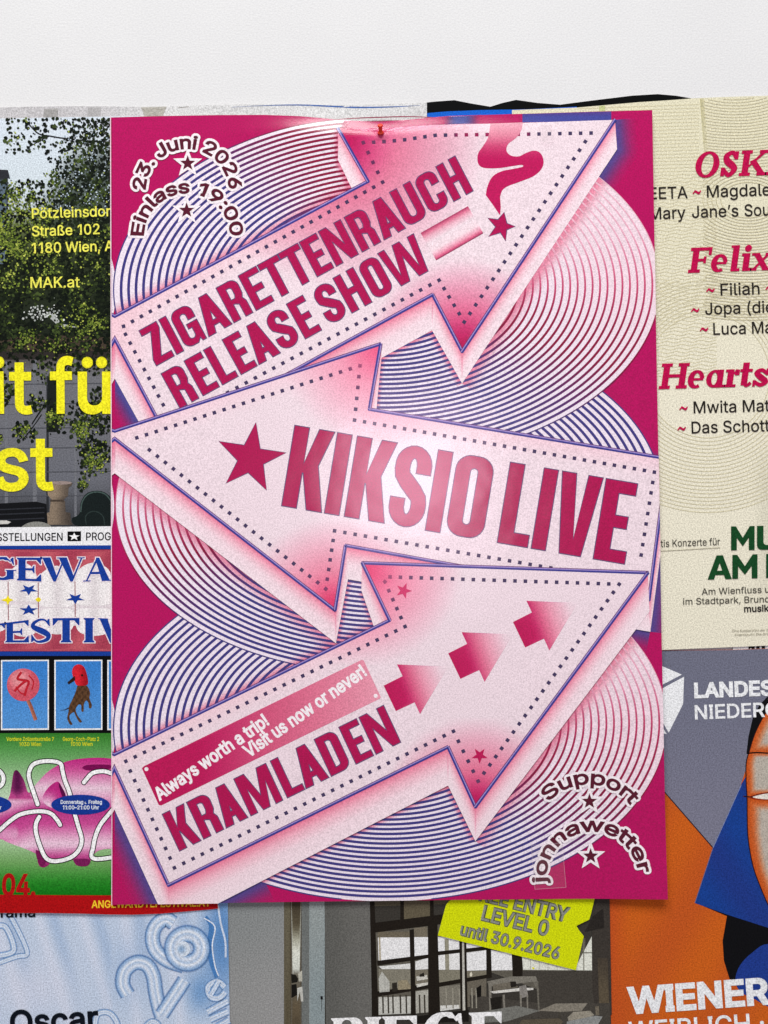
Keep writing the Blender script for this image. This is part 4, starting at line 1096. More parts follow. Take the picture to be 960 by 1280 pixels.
# ================================================================ left: the festival poster
def festival_poster():
    def disp(x, y): return .0006 * sstep(1080, 1140, y) * (1 + math.sin(x / 60.0))
    P = Poster('festival_poster', 'festival poster with blue serif letters on teeth, lollipop and dog cards, pink pig on green', 'poster', .0046, (60, 900), disp)
    X0, X1 = -100, 272
    OUT = [(X0, 660), (0, 659.2), (X1, 656.5), (274, 900), (272.5, 1135.8), (262, 1137), (240, 1138.8), (200, 1142), (165, 1143), (138, 1142.6), (100, 1141.4), (60, 1140.8), (0, 1141), (X0, 1142)]
    def base(x, y):
        if y < 682: return (238, 238, 240)
        if y < 820: return (186, 82, 96)
        if y < 916.5: return (14, 14, 16)
        return (60, 140, 50)
    g = Geo(); g.fill([OUT], (238, 238, 240), step=16); P.add('paper_sheet', g, 0, thick=.00025)
    B = (26, 62, 152)
    g = Geo()
    g.fill([[(X0, 682.6), (X1, 681), (X1, 687), (X0, 687)]], B, step=20); g.fill([[(X0, 814), (X1, 814), (X1, 820.2), (X0, 820.2)]], B, step=20)
    g.fill([[(X0, 819.8), (X1, 819.8), (X1, 917), (X0, 917)]], (12, 12, 14), step=16, z=.00001)
    P.add('band', g, 1)
    g = Geo(); g.fill([[(X0, 686.4), (X1, 686.4), (X1, 814.4), (X0, 814.4)]], lambda x, y: mix((196, 92, 104), (166, 62, 84), .5 + .5 * math.sin(x * .11 + y * .07)), step=7); P.add('gums', g, 1)
    g = Geo()
    g.fill([[(X0, 722), (170, 722), (170, 782), (X0, 782)]], (226, 216, 220), step=12, z=-.00003)
    for x in (10.2, 47.8, 93.8): g.fill([[(x - .5, 727), (x + .5, 727), (x + .8, 775), (x - .2, 775)]], (140, 40, 52), z=.00005)
    TO = lambda x, y: mix((243, 238, 238), (206, 196, 200), abs(math.sin((x - 4) / 14.5)) ** 10 * .5)
    up = [(-40, 10, 716, 750), (10.6, 47, 703, 752), (48.6, 93, 707, 759), (94.6, 140, 703, 757), (141, 170, 708, 752)]
    lo = [(-40, 10, 754, 792), (10.6, 49, 755, 796), (50, 93, 760, 793), (94.6, 141, 760, 795), (142, 170, 756, 792)]
    for x0, x1, y0, y1 in up:
        m = (x0 + x1) / 2; q = smooth([(x0, 726), (x0 + 5, y0 + 8), (m, y0), (x1 - 5, y0 + 8), (x1, 726), (x1, y1 - 8), (x1 - 5, y1 - 1), (m, y1), (x0 + 5, y1 - 1), (x0, y1 - 8)], 3, True)
        g.fill([q], TO, step=5)
    for x0, x1, y0, y1 in lo:
        m = (x0 + x1) / 2; q = smooth([(x0, y0 + 8), (x0 + 5, y0 + 1), (m, y0 + .6), (x1 - 5, y0 + 1), (x1, y0 + 8), (x1, y1 - 14), (x1 - 6, y1 - 4), (m, y1), (x0 + 6, y1 - 4), (x0, y1 - 14)], 3, True)
        g.fill([q], TO, step=5)
    P.add('teeth', g, 2)
    g = Geo()
    for c in ((10, 750), (48.2, 749.5)):
        r = 9 if c[0] == 10 else 4
        g.fill([[(c[0] - r, c[1]), (c[0] - 2, c[1] - 2.2), (c[0], c[1] - r * .7), (c[0] + 2, c[1] - 2.2), (c[0] + r * .8, c[1]), (c[0] + 2, c[1] + 2.2), (c[0], c[1] + r * .75), (c[0] - 2, c[1] + 2.2)]], (246, 226, 40))
    P.add('sparkle', g, 3)
    top = [('G', -14, 19.5, 697, 696.5, 724, 725), ('E', 20.5, 51.5, 697, 697, 725.5, 727), ('W', 51.5, 106, 696.8, 696.6, 727, 727), ('A', 104, 139.5, 697, 697, 727, 726)]
    bot = [('F', -26, 6.5, 782, 778.5, 804, 803.5), ('E', 6, 36, 778.6, 774.8, 803, 803), ('S', 38, 64, 774.4, 772.8, 803, 803), ('T', 66, 99.5, 772.6, 772.4, 803, 803), ('I', 99, 124, 772.4, 772.4, 803, 803), ('V', 123, 156, 772.6, 774, 803, 804)]
    for row in (top, bot):
        g = Geo(); serif_word(g, row, (240, 228, 234), grow=1.2); P.add('lettering_edge', g, 4)
        g = Geo(); serif_word(g, row, B); P.add('lettering', g, 5)
    for cx, cy, rot in ((36, 737, math.pi), (36, 762.6, 0), (94.2, 748, math.pi)):
        g = Geo(); g.fill([star(cx, cy, 12.5, rot, .40, .58)], B); P.add('star', g, 4)
    # head line
    g = Geo(); K = (20, 20, 22)
    P.words('AUSSTELLUNGEN', (-21, 676.4), (78.4, 675.8), 9.6, K, .012, 1); P.words('PROG', (107.6, 675.4), (138.6, 675.2), 9.6, K, .012, 1)
    g = Geo(); g.fill([[(84.4, 664.3), (101.3, 664.1), (101.3, 676.4), (84.4, 676.6)]], (12, 12, 14)); P.add('star_box', g, 1)
    g = Geo(); g.fill([star(92.8, 670.9, 7.2, 0, .4, .72)], (245, 245, 245)); P.add('star', g, 2)
    # cards
    def card(x0, x1):
        g = Geo(); g.fill([[(x0, 825), (x1, 824.6), (x1, 912.2), (x0, 912.6)]], (238, 240, 242)); o = P.add('card', g, 2)
        g = Geo(); g.fill([[(x0 + 1.8, 826.7), (x1 - 1.6, 826.3), (x1 - 1.6, 910.2), (x0 + 1.8, 910.6)]], lambda x, y: mix((58, 128, 204), (84, 148, 214), sstep(830, 905, y)), step=9); P.add('card_ground', g, 3, parent=o)
        return o
    c = card(1.2, 61.2)
    g = Geo(); g.fill([stroke([(33.5, 872), (39, 884), (44.8, 900)], 4.6)], lambda x, y: mix((186, 116, 92), (148, 84, 66), sstep(-1, 2, (x - 33.5) - (y - 872) * .4)), step=2); P.add('lollipop_stick', g, 4, parent=c)
    g = Geo(); g.fill([circle(29.2, 856, 20.4)], lambda x, y: mix((232, 150, 156), (206, 84, 100), sstep(4, 20, math.hypot(x - 25, y - 850))), step=3.5)
    for p, w in (([(27, 840), (22, 848), (28, 850), (36, 852), (33, 862), (31, 870)], 3.0), ([(18, 864), (26, 856), (34, 850)], 3.0), ([(20, 858), (26, 866), (33, 868)], 1.8), ([(36, 844), (42, 852), (40, 862)], 1.6)):
        g.fill([stroke(smooth(p, 4), w)], (188, 34, 48), z=.00005 + rnd.random() * .00002)
    P.add('lollipop', g, 4.5, parent=c)
    c = card(68, 128)
    g = Geo(); D = lambda p: [(x / 6.4, 810 + y / 6.4) for x, y in p]
    BR = lambda x, y: mix((112, 78, 50), (58, 40, 30), .5 + .5 * math.sin(x * .9) * math.cos(y * .7))
    g.fill([D(smooth([(622, 300), (660, 290), (702, 308), (722, 360), (716, 400), (735, 450), (730, 480), (712, 478), (708, 440), (690, 420), (672, 450), (670, 505), (652, 505), (650, 460), (630, 452), (606, 490), (622, 540), (655, 585), (650, 595), (632, 590), (600, 530), (592, 512), (560, 535), (560, 570), (580, 605), (572, 615), (556, 606), (538, 560), (548, 510), (552, 470), (580, 410), (606, 350)], 3, True))], BR, step=2.2)
    g.fill([D(stroke(smooth([(552, 478), (520, 494), (482, 496)], 4), [9, 6, 3]))], (42, 30, 24), z=.00004)
    P.add('dog_figure', g, 4, parent=c)
    g = Geo(); g.fill([D(smooth([(606, 285), (578, 200), (590, 150), (630, 130), (672, 150), (696, 210), (706, 280), (680, 300), (630, 300)], 4, True))], lambda x, y: mix((214, 36, 50), (160, 20, 34), sstep(96, 110, x)), step=2.5)
    g.fill([D([(598, 222), (540, 275), (550, 292), (604, 256)])], (44, 28, 24), z=.00004); g.fill([D(circle(658, 218, 9))], (60, 20, 20), z=.00005)
    P.add('dog_hood', g, 5, parent=c)
    card(134.2, 194)
    # green field, pig, scribble
    g = Geo(); g.fill([[(X0, 916.6), (X1, 916.2), (X1, 1121), (X0, 1121)]], lambda x, y: ramp([(916, (52, 124, 42)), (935, (84, 152, 76)), (968, (150, 190, 140)), (1000, (196, 218, 190)), (1050, (176, 206, 164)), (1080, (110, 164, 92)), (1104, (34, 130, 34)), (1120, (18, 112, 22))], y), step=8); P.add('green_ground', g, 1.4)
    g = Geo()
    pig = smooth([(-30, 1052), (0, 1049), (10, 1053), (45, 1067), (47, 1077), (50, 1083), (56, 1084), (62, 1080), (64, 1073), (78, 1074), (90, 1074), (95, 1081), (103, 1083), (111, 1081), (115, 1072), (122, 1064), (138, 1061), (170, 1066), (190, 1040), (190, 980), (165, 955), (138, 948), (110, 947.5), (84, 951.5), (62, 963), (46, 979), (36, 991), (30, 975), (22, 963), (17, 966), (14, 985), (11, 997), (0, 1015), (-30, 1025)], 4, True)
    def pc(x, y):
        c = ramp([(946, (188, 34, 124)), (962, (206, 84, 150)), (985, (236, 206, 222)), (1000, (226, 160, 196)), (1012, (186, 56, 132)), (1030, (204, 80, 150)), (1048, (232, 180, 208)), (1056, (238, 206, 224)), (1070, (196, 80, 146)), (1084, (140, 30, 96))], y - max(0, 40 - x) * .35)
        if x < 40 and y < 1000: c = mix((74, 14, 62), (196, 74, 142), min(1, abs(x - 22) / 14 + sstep(985, 1002, y)))
        if x < 22 and y > 1010: c = mix(c, (236, 196, 218), .6 * sstep(1030, 1040, y) * (1 - sstep(1044, 1052, y)))
        return c
    g.fill([pig], pc, step=4)
    g.fill([smooth([(53, 1000), (60, 985), (73, 977), (80, 992), (82, 1005), (66, 1010)], 4, True)], lambda x, y: mix((190, 44, 128), (240, 208, 226), sstep(984, 1008, y) * (1 - sstep(60, 78, x))), step=3, z=.00004)
    g.fill([smooth([(73, 978), (80, 988), (83, 998), (78, 996)], 3, True)], (90, 14, 70), z=.00008)
    g.fill([smooth([(103, 960), (110, 956), (137, 956), (137, 961), (112, 963)], 3, True)], (120, 14, 80), z=.00008)
    g.fill([smooth([(45, 1062), (48, 1078), (54, 1083), (58, 1072)], 3, True)], (120, 26, 84), z=.00008); g.fill([smooth([(92, 1074), (98, 1082), (110, 1082), (112, 1074)], 3, True)], (122, 30, 88), z=.00008)
    P.add('pig', g, 2.4)
    g = Geo()
    S5 = lambda p: [(x / 6.4, 810 + y / 6.4) for x, y in p]; S6 = lambda p: [(x / 6.4, 960 + y / 6.4) for x, y in p]
    paths = [S5([(302, 1250), (268, 1150), (238, 1060), (232, 1000), (262, 935), (330, 908), (420, 905), (486, 925), (500, 980), (520, 1060), (548, 1130), (565, 1185)]),
             S6([(600, 370), (628, 470), (655, 570), (632, 655), (560, 718), (440, 745), (368, 718), (320, 620), (288, 510), (290, 440), (315, 390)]),
             S6([(-40, 530), (10, 485), (85, 420), (170, 368), (310, 345), (405, 362), (460, 418), (482, 455)]), S6([(672, 115), (700, 80), (745, 38), (830, 25), (900, 45)]), S6([(930, 300), (870, 370), (800, 460), (760, 560), (745, 640), (732, 705), (780, 728), (910, 712)]), S5([(-20, 1120), (20, 1085), (28, 1030), (0, 985), (-30, 980)])]
    for p in paths:
        p = smooth(p, 4); z = rnd.random() * .00002
        g.fill([stroke(p, 7.0, miter=False), circle(*p[0], 3.5, n=12), circle(*p[-1], 3.5, n=12)], (14, 14, 14), z=z)
        g.fill([stroke(p, 4.8, miter=False), circle(*p[0], 2.4, n=12), circle(*p[-1], 2.4, n=12)], (248, 248, 248), z=z + .00006)
    P.add('scribble', g, 3.6)
    for cx, lines in ((100.8, (('Donnerstag & Freitag', 76, 127.6, 1004.6), ('11:00–21:00 Uhr', 78.6, 124, 1011.4))), (-22, (('Uhr', -8, 2.2, 1011.4),))):
        g = Geo(); g.fill([circle(cx, 1005.8, 36.7, 12.6)], (24, 56, 146), step=6); o = P.add('blue_oval', g, 5)
        for s_, a, b, y in lines: P.words(s_, (a, y), (b, y), 4.6, (226, 232, 240), .022, 6, o)
    g = Geo(); YG = (206, 208, 40)
    for s_, a, b, y in (('Vordere Zollamtsstraße 7', 8, 67.6, 926), ('1030 Wien', 24, 51.6, 932.4), ('Georg-Coch-Platz 2', 78.4, 124, 926), ('1010 Wien', 88.4, 115.8, 932.2)): P.words(s_, (a, y), (b, y), 4.6, YG, .02, 2)
    g = Geo(); g.fill([[(X0, 1118.6), (0, 1118), (138, 1118.6), (X1, 1119), (272.4, 1135.6), (262, 1136.8), (240, 1138.6), (200, 1141.8), (165, 1142.8), (138, 1142.4), (100, 1141.2), (60, 1140.6), (0, 1140.8), (X0, 1141.8)]], (176, 16, 20), step=9); red = P.add('red_band', g, 2)
    g = Geo(); text(g, '04.', (2.5, 1118.4), (44.8, 1119.4), 25.5, (176, 16, 20), .03); P.add('lettering', g, 2)
    g = Geo(); text(g, 'ANGEWANDTEFESTIVAL.AT', (115, 1134), (263, 1132.6), 8.8, (246, 204, 48), .02); P.add('lettering', g, 3, parent=red)
festival_poster()

# ================================================================ bottom left: the blue airbrushed poster
def tubes_poster():
    P = Poster('exhibition_poster', 'pale blue airbrushed poster with puffy tube numerals and black lettering Oscar', 'poster', .0038, (100, 1210))
    X0, X1 = -100, 286
    def bgc(x, y):
        c = (196, 210, 230)
        u = x + (y - 1140) * (-.30 if x < 140 else -.12)
        c = mix(c, (160, 184, 216), .65 * max(0, math.sin(u * .115 + .4)) ** 2 * sstep(1290, 1180, y + abs(x - 60) * .1))
        c = mix(c, (216, 222, 238), .75 * max(0, math.sin(u * .115 + 2.6)) ** 3)
        c = mix(c, (214, 218, 234), .7 * math.exp(-((x - 40) / 50.0) ** 2 - ((y - 1235) / 36.0) ** 2))
        d = 1 - sstep(0, 62, math.hypot((x - 276) * 1.6, (y - 1175) * .5))
        c = mix(c, (74, 128, 190), .85 * d)
        d = math.exp(-((x - 250) / 16.0) ** 2 - ((y - 1240) / 26.0) ** 2); c = mix(c, (104, 150, 202), .8 * d)
        d = math.exp(-((x - 160) / 26.0) ** 2 - ((y - 1215) / 40.0) ** 2); c = mix(c, (158, 184, 218), .55 * d)
        return c
    g = Geo(); g.fill([[(X0, 1080), (284, 1080), (285.5, 1180), (287.5, 1290), (288, 1380), (X0, 1380)]], bgc, step=6); P.add('paper_sheet', g, 0, thick=.00025)
    DKB, MID, LT = (70, 122, 182), (146, 178, 216), (222, 230, 242)
    Z = lambda p: [(140 + x / 6, 1110 + y / 6) for x, y in p]
    def tube(path, w, lay, closed=False):
        p = smooth(path, 6, closed)
        prof = [(-.62, DKB + (0.0,)), (-.52, DKB + (.6,)), (-.44, MID + (1,)), (-.22, LT + (1,)), (.02, (176, 198, 226, 1)), (.16, (232, 238, 246, 1)), (.34, (170, 194, 224, 1)), (.46, MID + (1,)), (.54, DKB + (.6,)), (.66, DKB + (0.0,))]
        rows = []
        n = len(p)
        for i in range(n + (1 if closed else 0)):
            a = p[(i - 1) % n] if (closed or i > 0) else p[0]; b = p[(i + 1) % n] if (closed or i < n - 1) else p[n - 1]
            l = math.hypot(b[0] - a[0], b[1] - a[1]) or 1; nx, ny = (b[1] - a[1]) / l, -(b[0] - a[0]) / l
            q = p[i % n]; s = 1 if ny <= 0 or True else -1
            rows.append([((q[0] + nx * w * t, q[1] + ny * w * t), c) for t, c in prof])
        g = Geo(); g.quads(rows); return P.add('tube_shape', g, lay, alpha=True)
    tube(Z([(120, 800), (82, 720), (100, 620), (180, 560), (262, 580), (308, 660), (326, 780), (352, 900), (372, 960)]), 16.5, 1)
    tube(Z([(375, 950), (440, 850), (500, 760), (545, 690)]), 16, 2)
    tube(Z([(462, 262), (400, 232), (330, 280), (302, 370), (330, 470), (420, 545), (540, 585)]), 16.5, 3)
    tube(Z([(565 + 108 * math.cos(t), 452 + 108 * math.sin(t)) for t in [k * math.pi / 6 for k in range(12)]]), 19, 4, True)
    g = Geo(); g.fill([circle(*Z([(535, 455)])[0], 8.5, 9.5)], lambda x, y: mix((142, 172, 206), (216, 226, 238), sstep(1, 8, math.hypot(x - 227, y - 1186.5))), step=2); P.add('tube_shape', g, 5)
    g = Geo(); g.fill([stroke(Z(smooth([(700, 215), (745, 290), (728, 430), (748, 560), (785, 670)], 5)), [5, 6, 7, 6, 5])], lambda x, y: (76, 128, 188)); P.add('ribbon_shadow', g, 2)
    g = Geo(); g.fill([stroke(Z(smooth([(690, 225), (772, 290), (752, 430), (772, 580), (800, 660)], 5)), 1.6)], (222, 230, 242)); P.add('ribbon_edge', g, 3)
    g = Geo(); g.fill([stroke(Z(smooth([(796, 130), (815, 260), (850, 400), (852, 520)], 5)), 2.4)], (206, 218, 236)); P.add('ribbon_edge', g, 3)
    tube(Z([(846, 742), (790, 700), (722, 740), (738, 812), (800, 825), (850, 780)]), 8, 4)
    tube(Z([(742, 800), (800, 700)]), 6.5, 5)
    for a, b in (((715, 930), (870, 845)), ((735, 985), (870, 925)), ((790, 1040), (880, 990))): tube(Z([a, ((a[0] + b[0]) / 2, (a[1] + b[1]) / 2), b]), 8.5, 4)
    tube(Z([(240, 1050), (300, 1000), (350, 1030), (340, 1110)]), 7, 4)
    tube([(-18, 1196), (12, 1192), (17, 1182), (6, 1158), (-10, 1160)], 7, 1); tube([(-20, 1210), (20, 1196), (34, 1190), (16, 1150), (8, 1140)], 6, 2)
    tube([(118, 1285), (122, 1268), (136, 1266), (146, 1278), (150, 1300)], 7, 1)
    K = (14, 20, 30)
    P.words('Oscar', (13.5, 1292.5), (124, 1285.5), 28.5, K, .022, 8)
    P.words('Panorama', (-44, 1147.2), (44.4, 1145.6), 12, K, .018, 8)
tubes_poster()

# ================================================================ bottom middle: the poster with the photo of a room
def room_poster():
    P = Poster('interior_photo_poster', 'poster with dim interior photo of glazed partition, chairs and white serif title', 'poster', .0028, (530, 1210))
    X0, X1 = 270, 764
    g = Geo(); g.fill([[(X0, 1075), (757, 1075), (760, 1180), (764, 1280), (766, 1380), (X0, 1380)]], (60, 57, 52), step=20); P.add('paper_sheet', g, 0, thick=.00025)
    A = lambda p: [(280 + x / 4.8, 1110 + y / 4.8) for x, y in p]
    B = lambda p: [(440 + x / 4.8, 1110 + y / 4.8) for x, y in p]
    C = lambda p: [(600 + x / 4.8, 1110 + y / 4.8) for x, y in p]
    box = lambda x0, x1, y0, y1: [(x0, y0), (x1, y0), (x1, y1), (x0, y1)]
    k = [0]
    def put(name, items, lay):
        g = Geo()
        for q, c in items:
            k[0] += 1
            g.fill([q], c, step=7 if callable(c) else None, z=.0000035 * len(g.f) ** .5)
        return P.add(name, g, lay)
    put('grey_wall', [(box(X0, 355.5, 1075, 1380), lambda x, y: mix((136, 140, 140), (152, 152, 151), sstep(1130, 1260, y) * .8 + .2 * sstep(290, 350, x))), (box(377, 387, 1075, 1380), (112, 116, 114)), (box(386.5, 406, 1075, 1380), lambda x, y: mix((150, 158, 157), (140, 152, 154), sstep(1130, 1260, y))), (A([(600, -150), (870, -150), (885, 600), (892, 1300), (618, 1300)]), lambda x, y: mix((96, 96, 92), (108, 107, 103), sstep(405, 460, x)))], 1)
    put('door_gap', [(box(355, 363.5, 1075, 1380), lambda x, y: mix((104, 98, 80), (88, 80, 62), sstep(1180, 1290, y))), (box(363, 377.5, 1075, 1380), lambda x, y: ramp([(1125, (66, 58, 46)), (1158, (92, 84, 66)), (1175, (176, 176, 158)), (1190, (222, 224, 212)), (1214, (214, 218, 208)), (1217, (120, 116, 104)), (1246, (92, 84, 70)), (1256, (104, 92, 72)), (1280, (84, 74, 58))], y)),
                     (A([(403, 515), (430, 520), (446, 545), (440, 565), (405, 570)]), (30, 28, 24)), (A([(405, 580), (435, 575), (440, 640), (405, 660)]), (26, 24, 22)), (A([(440, 600), (470, 590), (476, 680), (462, 680), (455, 620), (440, 680)]), (196, 196, 188)), (A([(444, 510), (468, 495), (470, 560), (450, 560)]), (188, 186, 172)), (A([(578, 648), (592, 648), (594, 668), (580, 668)]), (22, 22, 22)), (A([(583, 668), (589, 668), (588, 740), (584, 740)]), (98, 104, 104))], 2)
    WHT = (236, 236, 236)
    put('glazing', [(B([(110, -120), (780, -120), (780, 90), (110, 110)]), lambda x, y: mix((92, 86, 70), (70, 62, 48), sstep(1128, 1152, y))), (B([(300, -100), (470, -100), (470, 180), (310, 190)]), (98, 90, 72)), (B([(125, 220), (560, 160), (700, 300), (1400, 300), (1400, 620), (1200, 640), (820, 500), (560, 640), (140, 770)]), (98, 94, 84)),
                    (B([(155, 262), (350, 262), (350, 298), (155, 298)]), (110, 102, 86)), (B([(372, 240), (450, 232), (452, 300), (372, 296)]), (120, 112, 96)), (B([(155, 296), (350, 296), (350, 432), (160, 440)]), WHT), (B([(372, 294), (455, 294), (457, 400), (375, 412)]), WHT), (B([(510, 290), (645, 300), (645, 372), (515, 380)]), WHT), (B([(160, 470), (350, 452), (352, 486), (180, 486)]), (226, 226, 222)), (B([(380, 440), (457, 418), (458, 486), (380, 490)]), (228, 228, 226)), (B([(515, 402), (648, 386), (650, 490), (518, 490)]), (232, 232, 230)), (B([(684, 330), (810, 345), (800, 366), (684, 374)]), WHT), (B([(684, 388), (806, 372), (806, 492), (690, 496)]), WHT), (B([(836, 372), (1000, 400), (1000, 490), (840, 494)]), WHT),
                    (C([(66, 372), (190, 400), (195, 492), (70, 494)]), WHT), (C([(252, 410), (575, 470), (670, 290), (672, 494), (258, 490)]), (226, 228, 216)),
                    (B([(160, 486), (352, 488), (352, 600), (160, 620)]), (132, 128, 114)), (B([(380, 490), (458, 490), (458, 586), (380, 600)]), (124, 118, 104)), (B([(518, 492), (650, 492), (650, 556), (520, 572)]), (132, 128, 112)), (B([(690, 498), (806, 496), (806, 530), (690, 548)]), (126, 120, 104)), (B([(160, 655), (352, 650), (352, 752), (160, 760)]), (196, 196, 188)), (B([(382, 620), (458, 610), (458, 745), (382, 752)]), (176, 174, 164)), (B([(525, 590), (650, 580), (650, 720), (525, 735)]), (128, 124, 112)), (B([(530, 705), (650, 700), (650, 722), (530, 738)]), (214, 214, 208)), (B([(690, 560), (806, 540), (806, 700), (690, 715)]), (108, 102, 90)),
                    (B([(555, 305), (580, 305), (584, 490), (560, 490)]), (150, 146, 128))], 2)
    F = (34, 29, 24)
    put('window_frame', [(B([(105, -120), (128, -120), (160, 780), (126, 1300), (118, 600)]), F), (B([(290, -120), (310, -120), (312, 190), (290, 195)]), F), (B([(466, -120), (488, -120), (490, 170), (468, 180)]), F), (B([(108, 212), (540, 158), (580, 175), (580, 210), (500, 222), (130, 268)]), F), (B([(345, 250), (372, 246), (384, 780), (356, 780)]), F), (B([(455, 200), (512, 190), (530, 790), (458, 790)]), F), (B([(150, 436), (460, 398), (460, 420), (152, 466)]), F), (B([(512, 380), (820, 348), (820, 368), (514, 404)]), F), (B([(150, 620), (460, 572), (460, 602), (152, 652)]), F), (B([(515, 568), (830, 515), (840, 535), (518, 594)]), F), (B([(643, 310), (660, 310), (672, 750), (652, 750)]), F), (B([(672, 320), (686, 322), (694, 740), (680, 740)]), F), (B([(660, 320), (672, 320), (680, 750), (664, 750)]), (190, 188, 178)), (B([(805, 360), (834, 366), (838, 530), (806, 520)]), F), (B([(160, 296), (170, 296), (174, 432), (164, 434)]), (180, 170, 146)),
                         (C([(190, 395), (252, 400), (258, 540), (196, 540)]), F), (B([(380, 770), (700, 730), (700, 800), (380, 810)]), (30, 27, 24)), (C([(610, 385), (672, 385), (672, 391), (610, 391)]), (90, 88, 78)), (C([(618, 300), (624, 300), (626, 492), (620, 492)]), (120, 118, 104)), (C([(300, 420), (303, 420), (305, 488), (302, 488)]), (160, 160, 148)), (C([(352, 432), (355, 432), (357, 488), (354, 488)]), (160, 160, 148)), (C([(405, 442), (408, 442), (410, 490), (407, 490)]), (160, 160, 148)), (C([(460, 456), (463, 456), (465, 490), (462, 490)]), (160, 160, 148))], 3)
    put('dark_wall', [(C([(255, 496), (675, 496), (690, 690), (360, 690), (340, 560), (255, 560)]), (70, 66, 60)), (C([(672, 280), (720, -100), (775, -100), (790, 760), (690, 760), (674, 600)]), (62, 57, 52)), (C([(675, 170), (740, 120), (745, 240), (630, 260)]), (44, 40, 37)), (C([(705, 420), (765, 420), (775, 720), (715, 720)]), lambda x, y: mix((74, 66, 56), (92, 82, 66), sstep(1200, 1240, y))), (C([(-60, 640), (360, 690), (780, 690), (790, 1300), (-60, 1300)]), (72, 68, 62))], 3.6)
    CH = (128, 124, 114)
    put('room_print', [(B([(160, 540), (180, 500), (195, 520), (225, 560), (225, 620), (165, 625)]), (186, 186, 178)), (B([(240, 570), (270, 565), (272, 620), (242, 622)]), (48, 44, 38)), (B([(275, 555), (330, 550), (352, 590), (352, 605), (275, 610)]), (150, 140, 116)), (B([(385, 530), (450, 520), (455, 545), (390, 556)]), (206, 204, 194)), (B([(405, 520), (430, 505), (436, 530), (405, 532)]), (40, 36, 32)), (B([(745, 600), (775, 580), (775, 650), (750, 655)]), (24, 22, 20)), (B([(385, 575), (455, 565), (455, 580), (390, 595)]), (214, 212, 202)),
                      (C([(40, 560), (180, 530), (335, 528), (345, 560), (60, 590)]), CH), (C([(50, 570), (70, 570), (66, 740), (56, 740)]), CH), (C([(60, 620), (240, 598), (320, 598), (320, 610), (80, 632)]), (216, 214, 206)), (C([(75, 580), (200, 560), (230, 595), (80, 618)]), (112, 106, 94)), (C([(235, 590), (275, 580), (290, 650), (240, 660)]), (140, 136, 130)), (C([(135, 640), (148, 638), (152, 750), (142, 750)]), CH), (C([(238, 640), (250, 640), (250, 745), (242, 745)]), CH), (C([(278, 640), (288, 640), (290, 760), (282, 760)]), CH), (C([(310, 560), (350, 560), (358, 740), (348, 740), (340, 600)]), (112, 108, 98)), (C([(180, 560), (215, 560), (220, 590), (185, 596)]), (38, 34, 30)), (C([(60, 660), (130, 650), (130, 730), (70, 735)]), (36, 33, 29)),
                      (C([(-40, 750), (220, 705), (360, 735), (160, 800), (-30, 810)]), (118, 118, 112)), (C([(350, 735), (450, 692), (645, 690), (610, 735), (480, 742)]), (134, 128, 116)), (C([(470, 742), (482, 742), (482, 800), (472, 800)]), (70, 66, 58)), (C([(525, 775), (560, 742), (660, 735), (685, 760), (640, 790), (530, 795)]), (150, 144, 130)), (C([(520, 800), (690, 765), (735, 770), (700, 830), (520, 850)]), (142, 144, 142)), (C([(250, 790), (470, 780), (500, 800), (460, 840), (220, 840)]), (92, 84, 70)), (C([(690, 710), (712, 706), (716, 760), (694, 764)]), (112, 104, 90)), (C([(310, 476), (322, 474), (328, 482), (318, 488)]), (226, 220, 40)), (B([(706, 515), (715, 500), (722, 515), (718, 530), (708, 530)]), (226, 220, 200))], 5)
    put('room_print', [(B([(x, 640), (x + 9, 640), (x + 12, 750), (x + 3, 752)]), (64, 60, 52)) for x in (180, 212, 240, 285, 320, 400, 430)] + [(B([(x, 600), (x + 8, 600), (x + 10, 720), (x + 3, 720)]), (150, 146, 132)) for x in (560, 600, 640, 715, 740)], 4.5)
    g = Geo()
    serif_word(g, [('P', 413, 455, 1272.5, 1271, 1316, 1316), ('I', 456, 477, 1271, 1270.6, 1316, 1316), ('E', 477, 521, 1270.4, 1269, 1316, 1316), ('G', 532, 581, 1266.5, 1265, 1316, 1316), ('E', 585, 627, 1265.6, 1264, 1316, 1316)], (242, 242, 242)); P.add('lettering', g, 8)
    # the ticket-shaped sticker
    T = Poster('ticket_sticker', 'lime yellow ticket-shaped sticker reading LEVEL 0 on the interior photo poster', 'sticker', .0028 + .0013, (640, 1160))
    g = Geo()
    g.fill([smooth([(547.3, 1169.4), (548.5, 1164.5)], 1) + [(555.8, 1137), (557.6, 1131), (561, 1126.6), (566, 1124.2), (578, 1118), (600, 1096), (752, 1096), (743.2, 1123.6), (738.6, 1143), (736.5, 1149.6), (720.4, 1157.4), (724, 1163), (729.8, 1170.2), (719.9, 1212.8)]], (214, 224, 14), step=12); T.add('paper_sheet', g, 0, thick=.0002)
    GR, GE = (142, 144, 136), (84, 88, 70)
    for s_, a, b, c in (('FREE ENTRY', (586, 1121.6), (709, 1152.6), 17.5), ('LEVEL 0', (601, 1149.4), (684, 1169.8), 18), ('until 30.9.2026', (574.2, 1168.2), (698, 1199), 14.5)):
        T.words(s_, a, b, c, GE, .04, 1, name='lettering_edge'); T.words(s_, a, b, c, GR, .012, 2)
room_poster()

